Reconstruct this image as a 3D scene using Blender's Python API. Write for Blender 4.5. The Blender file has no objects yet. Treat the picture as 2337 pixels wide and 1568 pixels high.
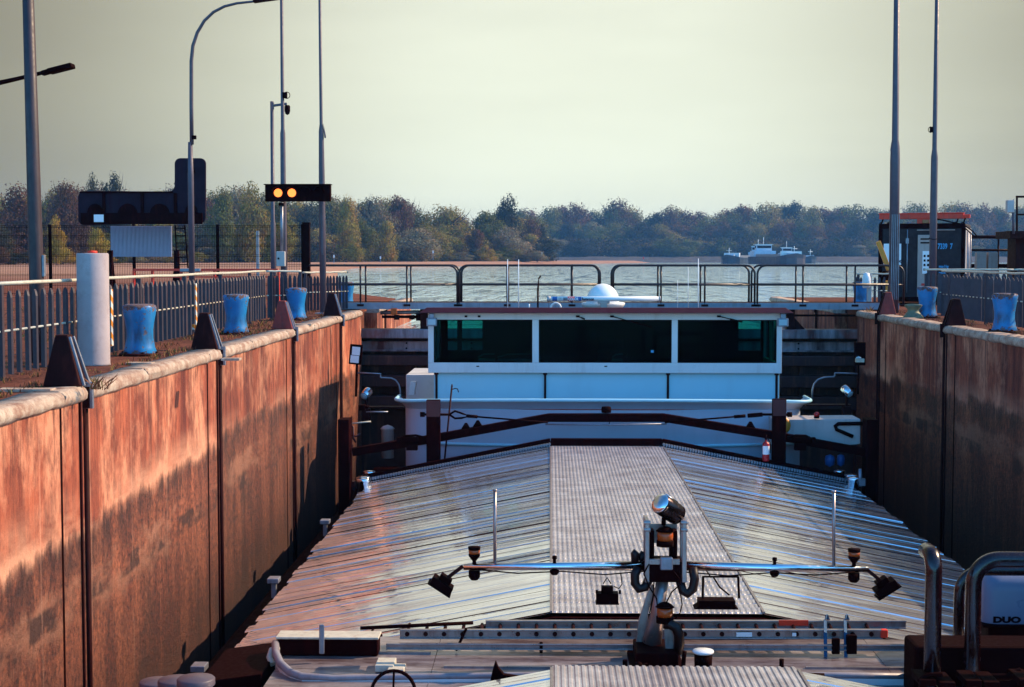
import bpy, bmesh, math, random
from mathutils import Vector, Matrix
random.seed(7)
R = math.radians
S = bpy.context.scene
C = S.collection
# ------------------------------------------------------------------ camera
F_PX, CXP, CYP = 3391.0, 1168.0, 784.0
YAW, PIT = math.atan2(85, F_PX), math.atan2(192, F_PX)
FW = Vector((-math.sin(YAW)*math.cos(PIT), math.cos(YAW)*math.cos(PIT), -math.sin(PIT)))
RT = Vector((math.cos(YAW), math.sin(YAW), 0)); UP = RT.cross(FW)
cd = bpy.data.cameras.new('camera'); cam = bpy.data.objects.new('camera', cd); C.objects.link(cam)
cd.sensor_width = 36; cd.lens = 36*F_PX/2336; cd.clip_start = .1; cd.clip_end = 9000
cam.matrix_world = Matrix((( RT.x, UP.x, -FW.x, 0), (RT.y, UP.y, -FW.y, 0), (RT.z, UP.z, -FW.z, 0), (0, 0, 0, 1)))
S.camera = cam
def P(px, py, Y):
    d = FW*F_PX + RT*(px-CXP) + UP*(CYP-py)
    return d*(Y/d.y)
def PXZ(px, py, Y):
    v = P(px, py, Y); return v.x, v.z
def ground_at(px, py, z):
    d = FW*F_PX + RT*(px-CXP) + UP*(CYP-py)
    return d*(z/d.z)

# ------------------------------------------------------------------ tagging
def tag(o, label=None, cat=None, group=None, kind=None):
    if label: o['label'] = label
    if cat: o['category'] = cat
    if group: o['group'] = group
    if kind: o['kind'] = kind
    return o
def thing(name, label, cat, loc=(0, 0, 0), rz=0, group=None):
    o = bpy.data.objects.new(name, None); C.objects.link(o); o.empty_display_size = .2
    o.location = loc; o.rotation_euler = (0, 0, rz)
    return tag(o, label, cat, group)
def copy_tree(o, parent=None):
    c = o.copy(); C.objects.link(c)
    if parent is not None: c.parent = parent
    for ch in [x for x in bpy.data.objects if x.parent == o]: copy_tree(ch, c)
    return c

# ------------------------------------------------------------------ mesh builder
class MB:
    def __init__(s): s.v = []; s.f = []; s.sm = []; s.mi = []; s.cur = 0; s.smooth = False
    def add(s, vs, fs, smooth=None):
        b = len(s.v); s.v += [tuple(x) for x in vs]
        for f in fs:
            s.f.append([b+i for i in f]); s.sm.append(s.smooth if smooth is None else smooth); s.mi.append(s.cur)
        return s
    def box(s, x0, x1, y0, y1, z0, z1, M=None):
        vs = [Vector((x, y, z)) for z in (z0, z1) for y in (y0, y1) for x in (x0, x1)]
        if M is not None: vs = [M @ q for q in vs]
        return s.add(vs, [(0, 2, 3, 1), (4, 5, 7, 6), (0, 1, 5, 4), (2, 6, 7, 3), (0, 4, 6, 2), (1, 3, 7, 5)], False)
    def cbox(s, c, sx, sy, sz, M=None):
        c = Vector(c)
        if M is None: return s.box(c.x-sx/2, c.x+sx/2, c.y-sy/2, c.y+sy/2, c.z-sz/2, c.z+sz/2)
        return s.box(-sx/2, sx/2, -sy/2, sy/2, -sz/2, sz/2, Matrix.Translation(c) @ M)
    def bar(s, a, b, w, h, roll=None):     # rectangular bar from a to b: w across, h "up"
        a = Vector(a); b = Vector(b); d = (b-a); L = d.length; d.normalize()
        up = Vector(roll) if roll is not None else (Vector((0, 0, 1)) if abs(d.z) < .95 else Vector((0, 1, 0)))
        x = d.cross(up).normalized(); z = x.cross(d)
        M = Matrix(((x.x, d.x, z.x, a.x), (x.y, d.y, z.y, a.y), (x.z, d.z, z.z, a.z), (0, 0, 0, 1)))
        return s.box(-w/2, w/2, 0, L, -h/2, h/2, M)
    def tube(s, pts, r, n=10, caps=True, smooth=True):
        pts = [Vector(p) for p in pts]; m = len(pts)
        rs = r if isinstance(r, (list, tuple)) else [r]*m
        t0 = (pts[1]-pts[0]).normalized()
        nrm = t0.orthogonal().normalized(); vs = []
        for i, p in enumerate(pts):
            if i == 0: t = t0
            elif i == m-1: t = (pts[i]-pts[i-1]).normalized()
            else:
                t = ((pts[i]-pts[i-1]).normalized()+(pts[i+1]-pts[i]).normalized())
                t = t.normalized() if t.length > 1e-6 else t0
            nrm = (nrm - t*nrm.dot(t)).normalized(); bn = t.cross(nrm)
            for k in range(n):
                a = 2*math.pi*k/n; vs.append(p+(nrm*math.cos(a)+bn*math.sin(a))*rs[i])
        fs = [(i*n+k, i*n+(k+1) % n, (i+1)*n+(k+1) % n, (i+1)*n+k) for i in range(m-1) for k in range(n)]
        s.add(vs, fs, smooth)
        if caps:
            b = len(s.v)-len(vs)
            for ring in ([b+n-1-k for k in range(n)], [b+(m-1)*n+k for k in range(n)]):
                s.f.append(list(ring)); s.sm.append(False); s.mi.append(s.cur)
        return s
    def lathe(s, prof, c=(0, 0, 0), n=20, axis=None, smooth=True):   # prof [(r,z)...]
        c = Vector(c); q = Vector((0, 0, 1)).rotation_difference(Vector(axis).normalized()) if axis is not None else None
        vs = []
        for r, z in prof:
            for k in range(n):
                a = 2*math.pi*k/n; p = Vector((r*math.cos(a), r*math.sin(a), z))
                vs.append(c+(q @ p if q else p))
        m = len(prof)
        fs = [(i*n+k, i*n+(k+1) % n, (i+1)*n+(k+1) % n, (i+1)*n+k) for i in range(m-1) for k in range(n)]
        fs += [tuple(n-1-k for k in range(n)), tuple((m-1)*n+k for k in range(n))]
        return s.add(vs, fs, smooth)
    def prism(s, poly, y0, y1, plane='xz'):   # poly in xz extruded along y, or 'xy' along z, or 'yz' along x
        n = len(poly)
        if plane == 'xz': a = [(p[0], y0, p[1]) for p in poly]; b = [(p[0], y1, p[1]) for p in poly]
        elif plane == 'xy': a = [(p[0], p[1], y0) for p in poly]; b = [(p[0], p[1], y1) for p in poly]
        else: a = [(y0, p[0], p[1]) for p in poly]; b = [(y1, p[0], p[1]) for p in poly]
        return s.add(a+b, [tuple(range(n))]+[tuple(range(2*n-1, n-1, -1))]+[(i, i+n, (i+1) % n+n, (i+1) % n) for i in range(n)], False)
    def sheet(s, rows, smooth=False, closed=False):
        m = len(rows); n = len(rows[0]); vs = [p for r in rows for p in r]
        k2 = n if closed else n-1
        return s.add(vs, [(i*n+k, i*n+(k+1) % n, (i+1)*n+(k+1) % n, (i+1)*n+k) for i in range(m-1) for k in range(k2)], smooth)
    def build(s, name, mats, parent=None, bev=0, seg=2, fix=True):
        me = bpy.data.meshes.new(name); me.from_pydata(s.v, [], s.f)
        for p, sm, mi in zip(me.polygons, s.sm, s.mi): p.use_smooth = sm; p.material_index = mi
        if fix:
            bm = bmesh.new(); bm.from_mesh(me); bmesh.ops.recalc_face_normals(bm, faces=bm.faces); bm.to_mesh(me); bm.free()
        for m in (mats if isinstance(mats, (list, tuple)) else [mats]): me.materials.append(m)
        o = bpy.data.objects.new(name, me); C.objects.link(o)
        if parent is not None:
            o.parent = parent
        if bev:
            md = o.modifiers.new('edge', 'BEVEL'); md.width = bev; md.segments = seg; md.limit_method = 'ANGLE'; md.angle_limit = R(40)
            md.harden_normals = False
        return o
def loc(pts, o):     # world points to a thing's local frame (translation only)
    return [Vector(p)-o.location for p in pts]
def arc(c, r, a0, a1, n, u=(1, 0, 0), w=(0, 0, 1)):
    c = Vector(c); u = Vector(u); w = Vector(w)
    return [c+u*(r*math.cos(R(a0+(a1-a0)*i/n)))+w*(r*math.sin(R(a0+(a1-a0)*i/n))) for i in range(n+1)]
def text_mesh(name, body, size, mat, parent, M, depth=.002, bold=0, xs=1):
    cu = bpy.data.curves.new(name, 'FONT'); cu.body = body; cu.size = size; cu.extrude = depth; cu.offset = bold; cu.resolution_u = 3
    t = bpy.data.objects.new(name+'_curve', cu); C.objects.link(t)
    bpy.context.view_layer.update()
    me = bpy.data.meshes.new_from_object(t.evaluated_get(bpy.context.evaluated_depsgraph_get()))
    bpy.data.objects.remove(t); me.name = name
    me.transform(M @ Matrix.Diagonal((xs, 1, 1, 1)))
    me.materials.append(mat)
    o = bpy.data.objects.new(name, me); C.objects.link(o); o.parent = parent
    return o
FACE_CAM = Matrix(((1, 0, 0, 0), (0, 0, -1, 0), (0, 1, 0, 0), (0, 0, 0, 1)))   # text plane turned upright facing -Y

# ------------------------------------------------------------------ materials
class NT:
    def __init__(s, name):
        s.m = bpy.data.materials.new(name); s.m.use_nodes = True; s.t = s.m.node_tree; s.n = s.t.nodes; s.n.clear()
        s.out = s.n.new('ShaderNodeOutputMaterial'); s.b = s.n.new('ShaderNodeBsdfPrincipled')
        s.t.links.new(s.b.outputs[0], s.out.inputs[0]); s._pos = None
    def link(s, a, b): s.t.links.new(a, b)
    def put(s, sock, v):
        if hasattr(v, 'is_output'): s.link(v, sock)
        elif isinstance(v, (tuple, list)): sock.default_value = (*v, 1) if len(v) == 3 and sock.type == 'RGBA' else v
        else: sock.default_value = v
    def pos(s, sc=(1, 1, 1), obj=False, off=(0, 0, 0)):
        if obj: src = s.n.new('ShaderNodeTexCoord').outputs['Object']
        else: src = s.n.new('ShaderNodeNewGeometry').outputs['Position']
        mp = s.n.new('ShaderNodeMapping'); mp.inputs['Scale'].default_value = sc; mp.inputs['Location'].default_value = off
        s.link(src, mp.inputs[0]); return mp.outputs[0]
    def noise(s, scale=5, detail=4, rough=.55, sc=(1, 1, 1), obj=False, off=(0, 0, 0), dist=0):
        n = s.n.new('ShaderNodeTexNoise'); n.inputs['Scale'].default_value = scale; n.inputs['Detail'].default_value = detail
        n.inputs['Roughness'].default_value = rough; n.inputs['Distortion'].default_value = dist
        s.link(s.pos(sc, obj, off), n.inputs['Vector']); return n.outputs['Fac']
    def vor(s, scale, sc=(1, 1, 1), feat='F1', out='Distance'):
        n = s.n.new('ShaderNodeTexVoronoi'); n.feature = feat; n.inputs['Scale'].default_value = scale
        s.link(s.pos(sc), n.inputs['Vector']); return n.outputs[out]
    def ramp(s, x, stops):
        r = s.n.new('ShaderNodeValToRGB'); e = r.color_ramp.elements
        while len(e) < len(stops): e.new(.5)
        for el, (p, c) in zip(e, stops):
            el.position = p; el.color = (c, c, c, 1) if not isinstance(c, (tuple, list)) else (*c, 1)
        s.link(x, r.inputs[0]); return r.outputs[0]
    def mix(s, f, a, b, mode='MIX'):
        n = s.n.new('ShaderNodeMix'); n.data_type = 'RGBA'; n.blend_type = mode
        s.put(n.inputs['Factor'], f); s.put(n.inputs['A'], a); s.put(n.inputs['B'], b); return n.outputs['Result']
    def math(s, op, a, b=0.0, c=0.0):
        n = s.n.new('ShaderNodeMath'); n.operation = op; s.put(n.inputs[0], a); s.put(n.inputs[1], b)
        if op in ('MULTIPLY_ADD', 'SMOOTH_MIN'): s.put(n.inputs[2], c)
        return n.outputs[0]
    def mrange(s, x, a, b, c=0.0, d=1.0, smooth=False):
        n = s.n.new('ShaderNodeMapRange'); n.clamp = True
        if smooth: n.interpolation_type = 'SMOOTHSTEP'
        s.put(n.inputs['Value'], x)
        for k, v in zip(('From Min', 'From Max', 'To Min', 'To Max'), (a, b, c, d)): n.inputs[k].default_value = v
        return n.outputs[0]
    def axis(s, k):
        n = s.n.new('ShaderNodeSeparateXYZ'); s.link(s.n.new('ShaderNodeNewGeometry').outputs['Position'], n.inputs[0]); return n.outputs[k]
    def bump(s, h, strength=.3, dist=.01):
        n = s.n.new('ShaderNodeBump'); n.inputs['Strength'].default_value = strength; n.inputs['Distance'].default_value = dist
        s.link(h, n.inputs['Height']); s.link(n.outputs[0], s.b.inputs['Normal']); return n
    def set(s, **k):
        for a, v in k.items(): s.put(s.b.inputs[a.replace('_', ' ')], v)
        return s
def paint(name, col, rough=.45, metal=0, var=.25, scale=3, dirt=None, dirt_amt=.5, bump=.15, streak=True, spec=.5, bscale=40):
    t = NT(name)
    n1 = t.noise(scale, 5, .6)
    base = t.mix(t.ramp(n1, [(.25, 1-var), (.75, 1+var*.35)]), (0, 0, 0), col, 'MIX')
    v = t.n.new('ShaderNodeMix'); v.data_type = 'RGBA'; v.blend_type = 'MULTIPLY'; v.inputs['Factor'].default_value = 1
    v.inputs['A'].default_value = (*col, 1); t.link(t.ramp(n1, [(.25, 1-var), (.75, 1.0)]), v.inputs['B']); c = v.outputs['Result']
    if dirt is not None:
        d = t.noise(scale*2.2, 6, .7, (1, 1, .15) if streak else (1, 1, 1), off=(3, 1, 7))
        c = t.mix(t.math('MULTIPLY', t.mrange(d, .52, .72), dirt_amt), c, dirt)
    t.set(Base_Color=c, Metallic=metal, Roughness=t.mrange(t.noise(scale*3, 4), .3, .7, max(.05, rough-.1), min(1, rough+.12)))
    t.b.inputs['Specular IOR Level'].default_value = spec
    if bump: t.bump(t.noise(bscale, 3), bump, .004)
    return t.m
M = {}
MAROON = (.05, .006, .010)
M['dark'] = paint('dark_maroon_paint', (.016, .0013, .002), .7, 0, .5, 4, (.06, .007, .005), .4, spec=.03)
M['dark2'] = paint('dark_brown_steel', (.034, .0055, .0058), .6, 0, .5, 5, (.10, .022, .014), .5, spec=.08)
M['rubber'] = paint('black_rubber', (.012, .0015, .002), .45, 0, .3, 8, spec=.3)
M['tube'] = paint('dark_glossy_tube', (.014, .002, .003), .22, 0, .3, 6, spec=.6)
M['redpaint'] = paint('deep_red_paint', (.085, .005, .007), .4, 0, .35, 3, (.05, .01, .01), .5)
M['white'] = paint('white_boat_paint', (.74, .76, .76), .35, 0, .14, 1.4, (.36, .28, .24), .36)
M['offwhite'] = paint('grey_white_paint', (.5, .46, .44), .5, 0, .2, 3, (.2, .12, .1), .4)
M['shade_paleblue'] = paint('white_with_paleblue_shade', (.40, .74, .84), .4, 0, .08, 1.0, (.3, .4, .45), .15)  # deckhouse and trim white, with blue skylit shade put into the colour
M['shade_greyblue'] = paint('white_with_greyblue_shade', (.48, .55, .66), .4, 0, .1, 1.0, (.3, .26, .28), .2)  # breakwater white with its bluish shade mixed into the colour, reused on far ships
M['plastic'] = paint('white_plastic', (.8, .82, .8), .3, 0, .06, 2)
M['blue'] = paint('bollard_blue_paint', (.003, .20, .46), .5, 0, .35, 6, (.035, .012, .014), .9, streak=False, bump=.4, bscale=18)
M['rustred'] = paint('rust_red_paint', (.30, .02, .010), .6, 0, .5, 6, (.07, .012, .008), .7)
M['galv'] = paint('galvanised_steel', (.30, .31, .36), .42, .55, .4, 9, (.16, .12, .12), .5)
M['polegrey'] = paint('grey_pole_paint', (.10, .075, .10), .5, 0, .35, 6, (.12, .07, .07), .5)
M['chrome'] = paint('chrome', (.8, .8, .82), .13, 1, .1, 8, bump=0)
M['alu'] = paint('aluminium', (.42, .35, .34), .36, .75, .4, 7, (.16, .08, .07), .6)
M['polecol'] = paint('dark_pole_paint', (.040, .020, .028), .5, 0, .4, 5, (.10, .05, .05), .5)
M['darkmetal'] = paint('dark_metal', (.06, .04, .04), .2, .9, .3, 6, bump=0)
M['canister'] = paint('grey_blue_plastic', (.15, .18, .27), .35, 0, .08, 1.5)
M['pipe'] = paint('worn_pipe_paint', (.27, .25, .28), .4, 0, .25, 5, (.2, .12, .11), .5)
M['railgrey'] = paint('bridge_rail_paint', (.022, .008, .012), .4, 0, .4, 5, (.12, .05, .04), .4)
M['slat'] = paint('fence_slat_paint', (.048, .030, .045), .6, 0, .45, 3, (.07, .03, .03), .6)
M['cream'] = paint('cream_rail_paint', (.62, .58, .46), .5, 0, .3, 9, (.28, .14, .08), .6, streak=False)
M['orange'] = paint('orange_red_paint', (.95, .035, .006), .45, 0, .25, 5, (.2, .03, .02), .5)
M['yellow'] = paint('yellow_orange_paint', (.75, .27, .02), .45, 0, .25, 6, (.3, .08, .02), .5)
M['navy'] = paint('navy_container_paint', (.012, .003, .008), .7, 0, .4, 3, (.035, .012, .016), .5)
M['signback'] = paint('sign_back_paint', (.030, .018, .030), .7, 0, .45, 2.5, (.03, .004, .008), .6, spec=.03)
M['beige'] = paint('beige_cabinet', (.42, .33, .29), .5, 0, .2, 4, (.2, .1, .08), .4)
M['amber'] = paint('amber_lens', (.45, .08, .01), .2, 0, .2, 10, bump=0)
M['redlens'] = paint('red_lens', (.7, .02, .015), .2, 0, .2, 10, bump=0)
M['lamp_glass'] = paint('lamp_glass', (.35, .5, .55), .08, 0, .1, 6, bump=0)
M['strapblue'] = paint('blue_strap', (.01, .09, .2), .8, 0, .3, 20)
M['black'] = paint('matt_black', (.012, .0010, .0014), .7, 0, .3, 9, spec=.03)
M['txt_blue'] = paint('blue_lettering', (.06, .34, .62), .5, 0, .1, 9, bump=0)
M['txt_dark'] = paint('dark_lettering', (.01, .02, .07), .5, 0, .1, 9, bump=0)
M['txt_white'] = paint('white_lettering', (.85, .86, .86), .5, 0, .05, 9, bump=0)
M['txt_red'] = paint('red_panel', (.65, .03, .02), .45, 0, .1, 9, bump=0)
M['txt_bluebg'] = paint('blue_panel', (.01, .10, .33), .45, 0, .1, 9, bump=0)
M['extred'] = paint('extinguisher_red', (.45, .01, .012), .3, 0, .15, 9, bump=0)

def bollard_mat():
    t = NT('bollard_blue_paint'); z = t.math('SUBTRACT', t.axis(2), -1.2)
    n = t.noise(9, 6, .75); n2 = t.noise(22, 5, .75, off=(3, 1, 2)); n3 = t.noise(5, 6, .7, (1, 1, .25), off=(6, 2, 2))
    c = t.mix(t.ramp(t.noise(4, 5, .6), [(.3, 0), (.7, 1)]), (.002, .13, .34), (.004, .22, .50))
    c = t.mix(t.math('MULTIPLY', t.ramp(n3, [(.55, 0), (.66, 1)]), .6), c, (.01, .06, .12))
    wear = t.math('MULTIPLY', t.math('ADD', t.mrange(z, .50, .62, .0, .55), t.mrange(z, .0, .16, .5, 0)), 1.0)
    chips = t.ramp(t.math('ADD', t.math('ADD', t.math('MULTIPLY', n, .6), t.math('MULTIPLY', n2, .4)), t.math('MULTIPLY', wear, .22)), [(.575, 0), (.60, 1)])
    c = t.mix(chips, c, t.mix(t.ramp(n2, [(.4, 0), (.6, 1)]), (.05, .018, .014), (.16, .09, .08)))
    band = t.math('MULTIPLY', t.mrange(t.math('ABSOLUTE', t.math('SUBTRACT', z, .24)), .03, .12, 1, 0), t.ramp(n3, [(.42, 0), (.58, .7)]))
    c = t.mix(band, c, (.012, .03, .07))
    t.set(Base_Color=c, Roughness=t.mix(chips, (.42, .42, .42), (.8, .8, .8))); t.bump(t.math('SUBTRACT', t.math('MULTIPLY', n2, .3), chips), .35, .004); return t.m
M['blue'] = bollard_mat()
def concrete_wall():
    t = NT('lock_wall_concrete')
    z = t.axis(2)
    # every concrete section between two guide bars weathered a little differently
    sec = t.math('FLOOR', t.math('DIVIDE', t.math('ADD', t.axis(1), 3.35), 5.77))
    wn_ = t.n.new('ShaderNodeTexWhiteNoise'); wn_.noise_dimensions = '1D'; t.link(sec, wn_.inputs['W']); pv = wn_.outputs['Value']
    sa = t.noise(2.3, 8, .72, (1, 1, .10)); sb = t.noise(.55, 5, .65, (1, 1, .35), off=(4, 4, 4)); sc_ = t.noise(9, 5, .6, (1, 1, .04), off=(7, 1, 2))
    st = t.math('ADD', t.math('ADD', t.math('MULTIPLY', sa, .5), t.math('MULTIPLY', sb, .3)), t.math('MULTIPLY', sc_, .2))
    blot = t.noise(.9, 7, .68, (1, 1, .6)); fine = t.noise(7, 8, .75, (1, 1, .45), off=(5, 2, 1))
    top = t.mix(t.ramp(st, [(.42, 0), (.57, 1)]), (.13, .018, .010), (.48, .135, .062))
    top = t.mix(t.math('MULTIPLY', t.ramp(blot, [(.49, 0), (.60, 1)]), .8), top, (.74, .36, .21))
    top = t.mix(t.math('MULTIPLY', t.ramp(fine, [(.46, 0), (.66, 1)]), .8), top, (.09, .014, .009))
    drips = t.math('MULTIPLY', t.ramp(t.noise(6, 6, .7, (1, 1, .05), off=(3, 9, 6)), [(.53, 0), (.60, 1)]), t.mrange(z, -2.3, -1.3, .25, .8))
    top = t.mix(drips, top, (.07, .012, .009))
    pale = t.math('MULTIPLY', t.mrange(t.math('ADD', z, t.math('MULTIPLY', st, .5)), -2.3, -1.8, 1, 0), t.ramp(t.noise(1.1, 6, .68, (1, .25, 1), off=(1, 7, 3)), [(.42, 0), (.58, 1)]))
    top = t.mix(t.math('MULTIPLY', pale, .75), top, (.78, .47, .30))
    dk = t.noise(15, 8, .8, off=(2, 2, 2)); dk2 = t.noise(2.2, 7, .75, (1, 1, .14), off=(9, 0, 4)); big = t.noise(.8, 6, .7, off=(5, 5, 1))
    low = t.mix(t.ramp(dk, [(.40, 0), (.60, 1)]), (.016, .003, .002), (.34, .080, .034))
    low = t.mix(t.ramp(dk2, [(.44, 0), (.58, 1)]), low, t.mix(t.ramp(dk, [(.38, 0), (.58, 1)]), (.09, .018, .009), (.56, .19, .085)))
    low = t.mix(t.math('MULTIPLY', t.ramp(big, [(.50, 0), (.62, 1)]), .55), low, (.02, .004, .003))
    zz = t.math('ADD', t.math('ADD', z, t.math('MULTIPLY', sa, .34)), t.math('ADD', t.math('MULTIPLY', sc_, .22), t.math('ADD', t.math('MULTIPLY', big, .5), t.math('MULTIPLY', pv, .22))))
    fac = t.mrange(zz, -1.90, -1.74)
    c = t.mix(fac, low, top)
    drip = t.math('MULTIPLY', t.mrange(zz, -2.35, -1.95), t.mrange(zz, -1.84, -1.74, 1, 0))   # dark tide line
    c = t.mix(t.math('MULTIPLY', drip, t.ramp(t.noise(2.2, 6, .75, (1, 1, .3), off=(8, 8, 8)), [(.40, 0), (.60, .9)])), c, (.030, .006, .005))
    tide = t.math('MULTIPLY', t.mrange(zz, -2.75, -2.55), t.mrange(zz, -2.3, -2.2, 1, 0))      # pale scraped band
    c = t.mix(t.math('MULTIPLY', tide, t.ramp(t.noise(1.3, 5, .7, (1, .4, 1), off=(0, 3, 9)), [(.45, 0), (.58, .75)])), c, (.50, .25, .15))
    seam = t.math('MULTIPLY', t.mrange(t.math('ABSOLUTE', t.math('ADD', t.math('ADD', z, 3.12), t.math('MULTIPLY', t.noise(2.5, 5, .7), .10))), .09, .13, 1, 0), t.ramp(t.noise(1.7, 5, .7, off=(6, 1, 1)), [(.48, 0), (.58, .85)]))
    c = t.mix(seam, c, (.03, .006, .005))
    fy = t.math('FRACT', t.math('MULTIPLY', t.math('ADD', t.axis(1), t.math('MULTIPLY', t.noise(1.2, 3), .08)), .71))
    board = t.math('MULTIPLY', t.mrange(fy, .012, .03, 1, 0), t.ramp(t.noise(1.4, 4, .7, off=(2, 8, 1)), [(.42, 0), (.6, .55)]))
    c = t.mix(board, c, (.60, .33, .22))
    wet = t.mrange(t.math('ADD', z, t.math('MULTIPLY', t.math('SUBTRACT', dk2, .5), 1.2)), -4.7, -2.6, 1, 0)
    c = t.mix(t.math('MULTIPLY', wet, .82), c, (.022, .005, .004))
    v = t.n.new('ShaderNodeCombineColor'); k = t.mrange(pv, 0, 1, .78, 1.08)
    for i in range(3): t.link(k, v.inputs[i])
    c = t.mix(1.0, c, v.outputs[0], 'MULTIPLY')
    c = t.mix(1.0, c, (.94, .80, .76), 'MULTIPLY')
    t.set(Base_Color=c, Roughness=t.mrange(fac, 0, 1, .55, .85))
    h = t.math('ADD', t.math('MULTIPLY', t.noise(24, 8, .8), t.mrange(fac, 0, 1, 1.5, .25)), t.math('ADD', t.math('MULTIPLY', sa, .3), t.math('MULTIPLY', dk, .5)))
    t.bump(h, .9, .03)
    return t.m
M['wall'] = concrete_wall()
def coping_mat():
    t = NT('coping_stone')
    c = t.mix(t.ramp(t.noise(6, 7, .7), [(.38, 0), (.62, 1)]), (.27, .15, .105), (.50, .40, .31))
    c = t.mix(t.math('MULTIPLY', t.ramp(t.noise(22, 5, .7, off=(3, 3, 0)), [(.55, 0), (.68, 1)]), .55), c, (.16, .08, .06))
    t.set(Base_Color=c, Roughness=.75); t.bump(t.noise(18, 6, .7), .6, .02); return t.m
M['coping'] = coping_mat()
def ground_mat(name, a, b, c3, sc=2.0, bump=.5, far=None):
    t = NT(name)
    c = t.mix(t.ramp(t.noise(sc, 8, .7), [(.35, 0), (.65, 1)]), a, b)
    c = t.mix(t.math('MULTIPLY', t.ramp(t.noise(sc*6, 6, .8, off=(4, 4, 0)), [(.5, 0), (.7, 1)]), .8), c, c3)
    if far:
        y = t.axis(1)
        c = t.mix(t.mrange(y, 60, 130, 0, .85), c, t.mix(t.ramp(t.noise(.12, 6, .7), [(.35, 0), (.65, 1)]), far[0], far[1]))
    t.set(Base_Color=c, Roughness=.95); t.b.inputs['Specular IOR Level'].default_value = .15
    t.bump(t.noise(sc*9, 6, .8), bump, .03); return t.m
M['quay'] = ground_mat('quay_ground_dirt', (.055, .016, .012), (.17, .055, .035), (.26, .11, .07), 2.2, .8)
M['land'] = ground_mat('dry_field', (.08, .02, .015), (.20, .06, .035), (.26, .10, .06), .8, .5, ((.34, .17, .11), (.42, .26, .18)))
M['bank'] = ground_mat('far_bank_mud', (.05, .05, .055), (.10, .09, .09), (.11, .09, .07), .15, .3)
M['pillar'] = paint('pillar_concrete', (.40, .33, .33), .8, 0, .25, 3, (.16, .10, .09), .35, streak=False, bump=.4, bscale=25)

def water_mat(name, lock=False):
    t = NT(name)
    if lock:
        t.set(Base_Color=(.012, .006, .006), Roughness=.08); t.b.inputs['IOR'].default_value = 1.33
        t.bump(t.noise(3, 4), .25, .05)
    else:
        t.set(Base_Color=(.36, .58, .63), Roughness=.05); t.b.inputs['IOR'].default_value = 1.33
        patch = t.mrange(t.noise(.9, 4, .62, (1, .11, 1)), .42, .58, .12, 2.4)
        h = t.math('MULTIPLY', t.math('ADD', t.noise(2.2, 3, .6, (.8, 1.2, 1)), t.math('MULTIPLY', t.noise(.6, 3, .5, (.6, 1.2, 1), off=(3, 3, 0)), 1.6)), patch)
        t.bump(h, 1, .045)
    return t.m
M['river'] = water_mat('river_water'); M['lockwater'] = water_mat('lock_water', True)

def hatch_mat():
    t = NT('hatch_aluminium')
    a = t.noise(1.2, 6, .7, (.25, 3, 1)); b = t.noise(.55, 4, .6, off=(2, 5, 1)); f = t.noise(7, 6, .75, (.12, 2.5, 1), off=(1, 9, 0))
    c = t.mix(t.ramp(a, [(.36, 0), (.64, 1)]), (.80, .78, .80), (.98, .98, .98))
    c = t.mix(t.math('MULTIPLY', t.ramp(f, [(.5, 0), (.66, 1)]), .30), c, (.25, .14, .14))
    c = t.mix(t.math('MULTIPLY', t.ramp(b, [(.55, 0), (.65, 1)]), .4), c, (.36, .46, .48))
    t.set(Base_Color=c, Metallic=.85, Roughness=t.mrange(t.noise(1.6, 6, .75, (.25, 3.2, 1), off=(7, 7, 7)), .44, .56, .02, .20))
    t.bump(t.noise(5, 4, .6, (.1, 2, 1)), .2, .004); return t.m
M['hatch'] = hatch_mat()
def strip_mat():
    t = NT('hatch_ridge_aluminium')
    c = t.mix(t.ramp(t.noise(3, 6, .7), [(.36, 0), (.64, 1)]), (.42, .37, .38), (.72, .68, .69))
    t.set(Base_Color=c, Metallic=.75, Roughness=.40); t.bump(t.noise(30, 4), .15, .004); return t.m
M['ridge'] = strip_mat()
def deck_mat():
    t = NT('worn_deck_plate')
    c = t.mix(t.ramp(t.noise(2.5, 7, .75, (.5, 2.5, 1)), [(.36, 0), (.66, 1)]), (.11, .065, .065), (.42, .36, .36))
    c = t.mix(t.math('MULTIPLY', t.ramp(t.noise(9, 6, .8, (.4, 2, 1), off=(1, 1, 1)), [(.52, 0), (.64, 1)]), .8), c, (.06, .02, .02))
    t.set(Base_Color=c, Metallic=.4, Roughness=.36); t.bump(t.noise(24, 4), .25, .006); return t.m
M['deck'] = deck_mat()
def gate_mat():
    t = NT('gate_steel')
    c = t.mix(t.ramp(t.noise(2.2, 7, .7, (1, 1, .12)), [(.36, 0), (.64, 1)]), (.035, .010, .012), (.36, .31, .33))
    c = t.mix(t.math('MULTIPLY', t.ramp(t.noise(.9, 5, .6, off=(4, 0, 2)), [(.52, 0), (.64, 1)]), .7), c, (.20, .03, .015))
    t.set(Base_Color=c, Roughness=.6); t.bump(t.noise(30, 4), .3, .006); return t.m
M['gate'] = gate_mat()
M['gatedark'] = paint('gate_dark_steel', (.045, .007, .007), .6, 0, .6, 2, (.20, .07, .04), .6, bump=.4)
def glass_mat():
    t = NT('tinted_window_glass'); t.n.remove(t.b)
    tr = t.n.new('ShaderNodeBsdfTransparent'); tr.inputs[0].default_value = (.09, .46, .44, 1)
    gl = t.n.new('ShaderNodeBsdfGlossy'); gl.inputs['Roughness'].default_value = .03; gl.inputs['Color'].default_value = (.9, .95, 1, 1)
    fr = t.n.new('ShaderNodeFresnel'); fr.inputs[0].default_value = 1.12
    mx = t.n.new('ShaderNodeMixShader'); t.link(fr.outputs[0], mx.inputs[0]); t.link(tr.outputs[0], mx.inputs[1]); t.link(gl.outputs[0], mx.inputs[2])
    t.link(mx.outputs[0], t.out.inputs[0]); return t.m
M['glass'] = glass_mat()
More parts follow.
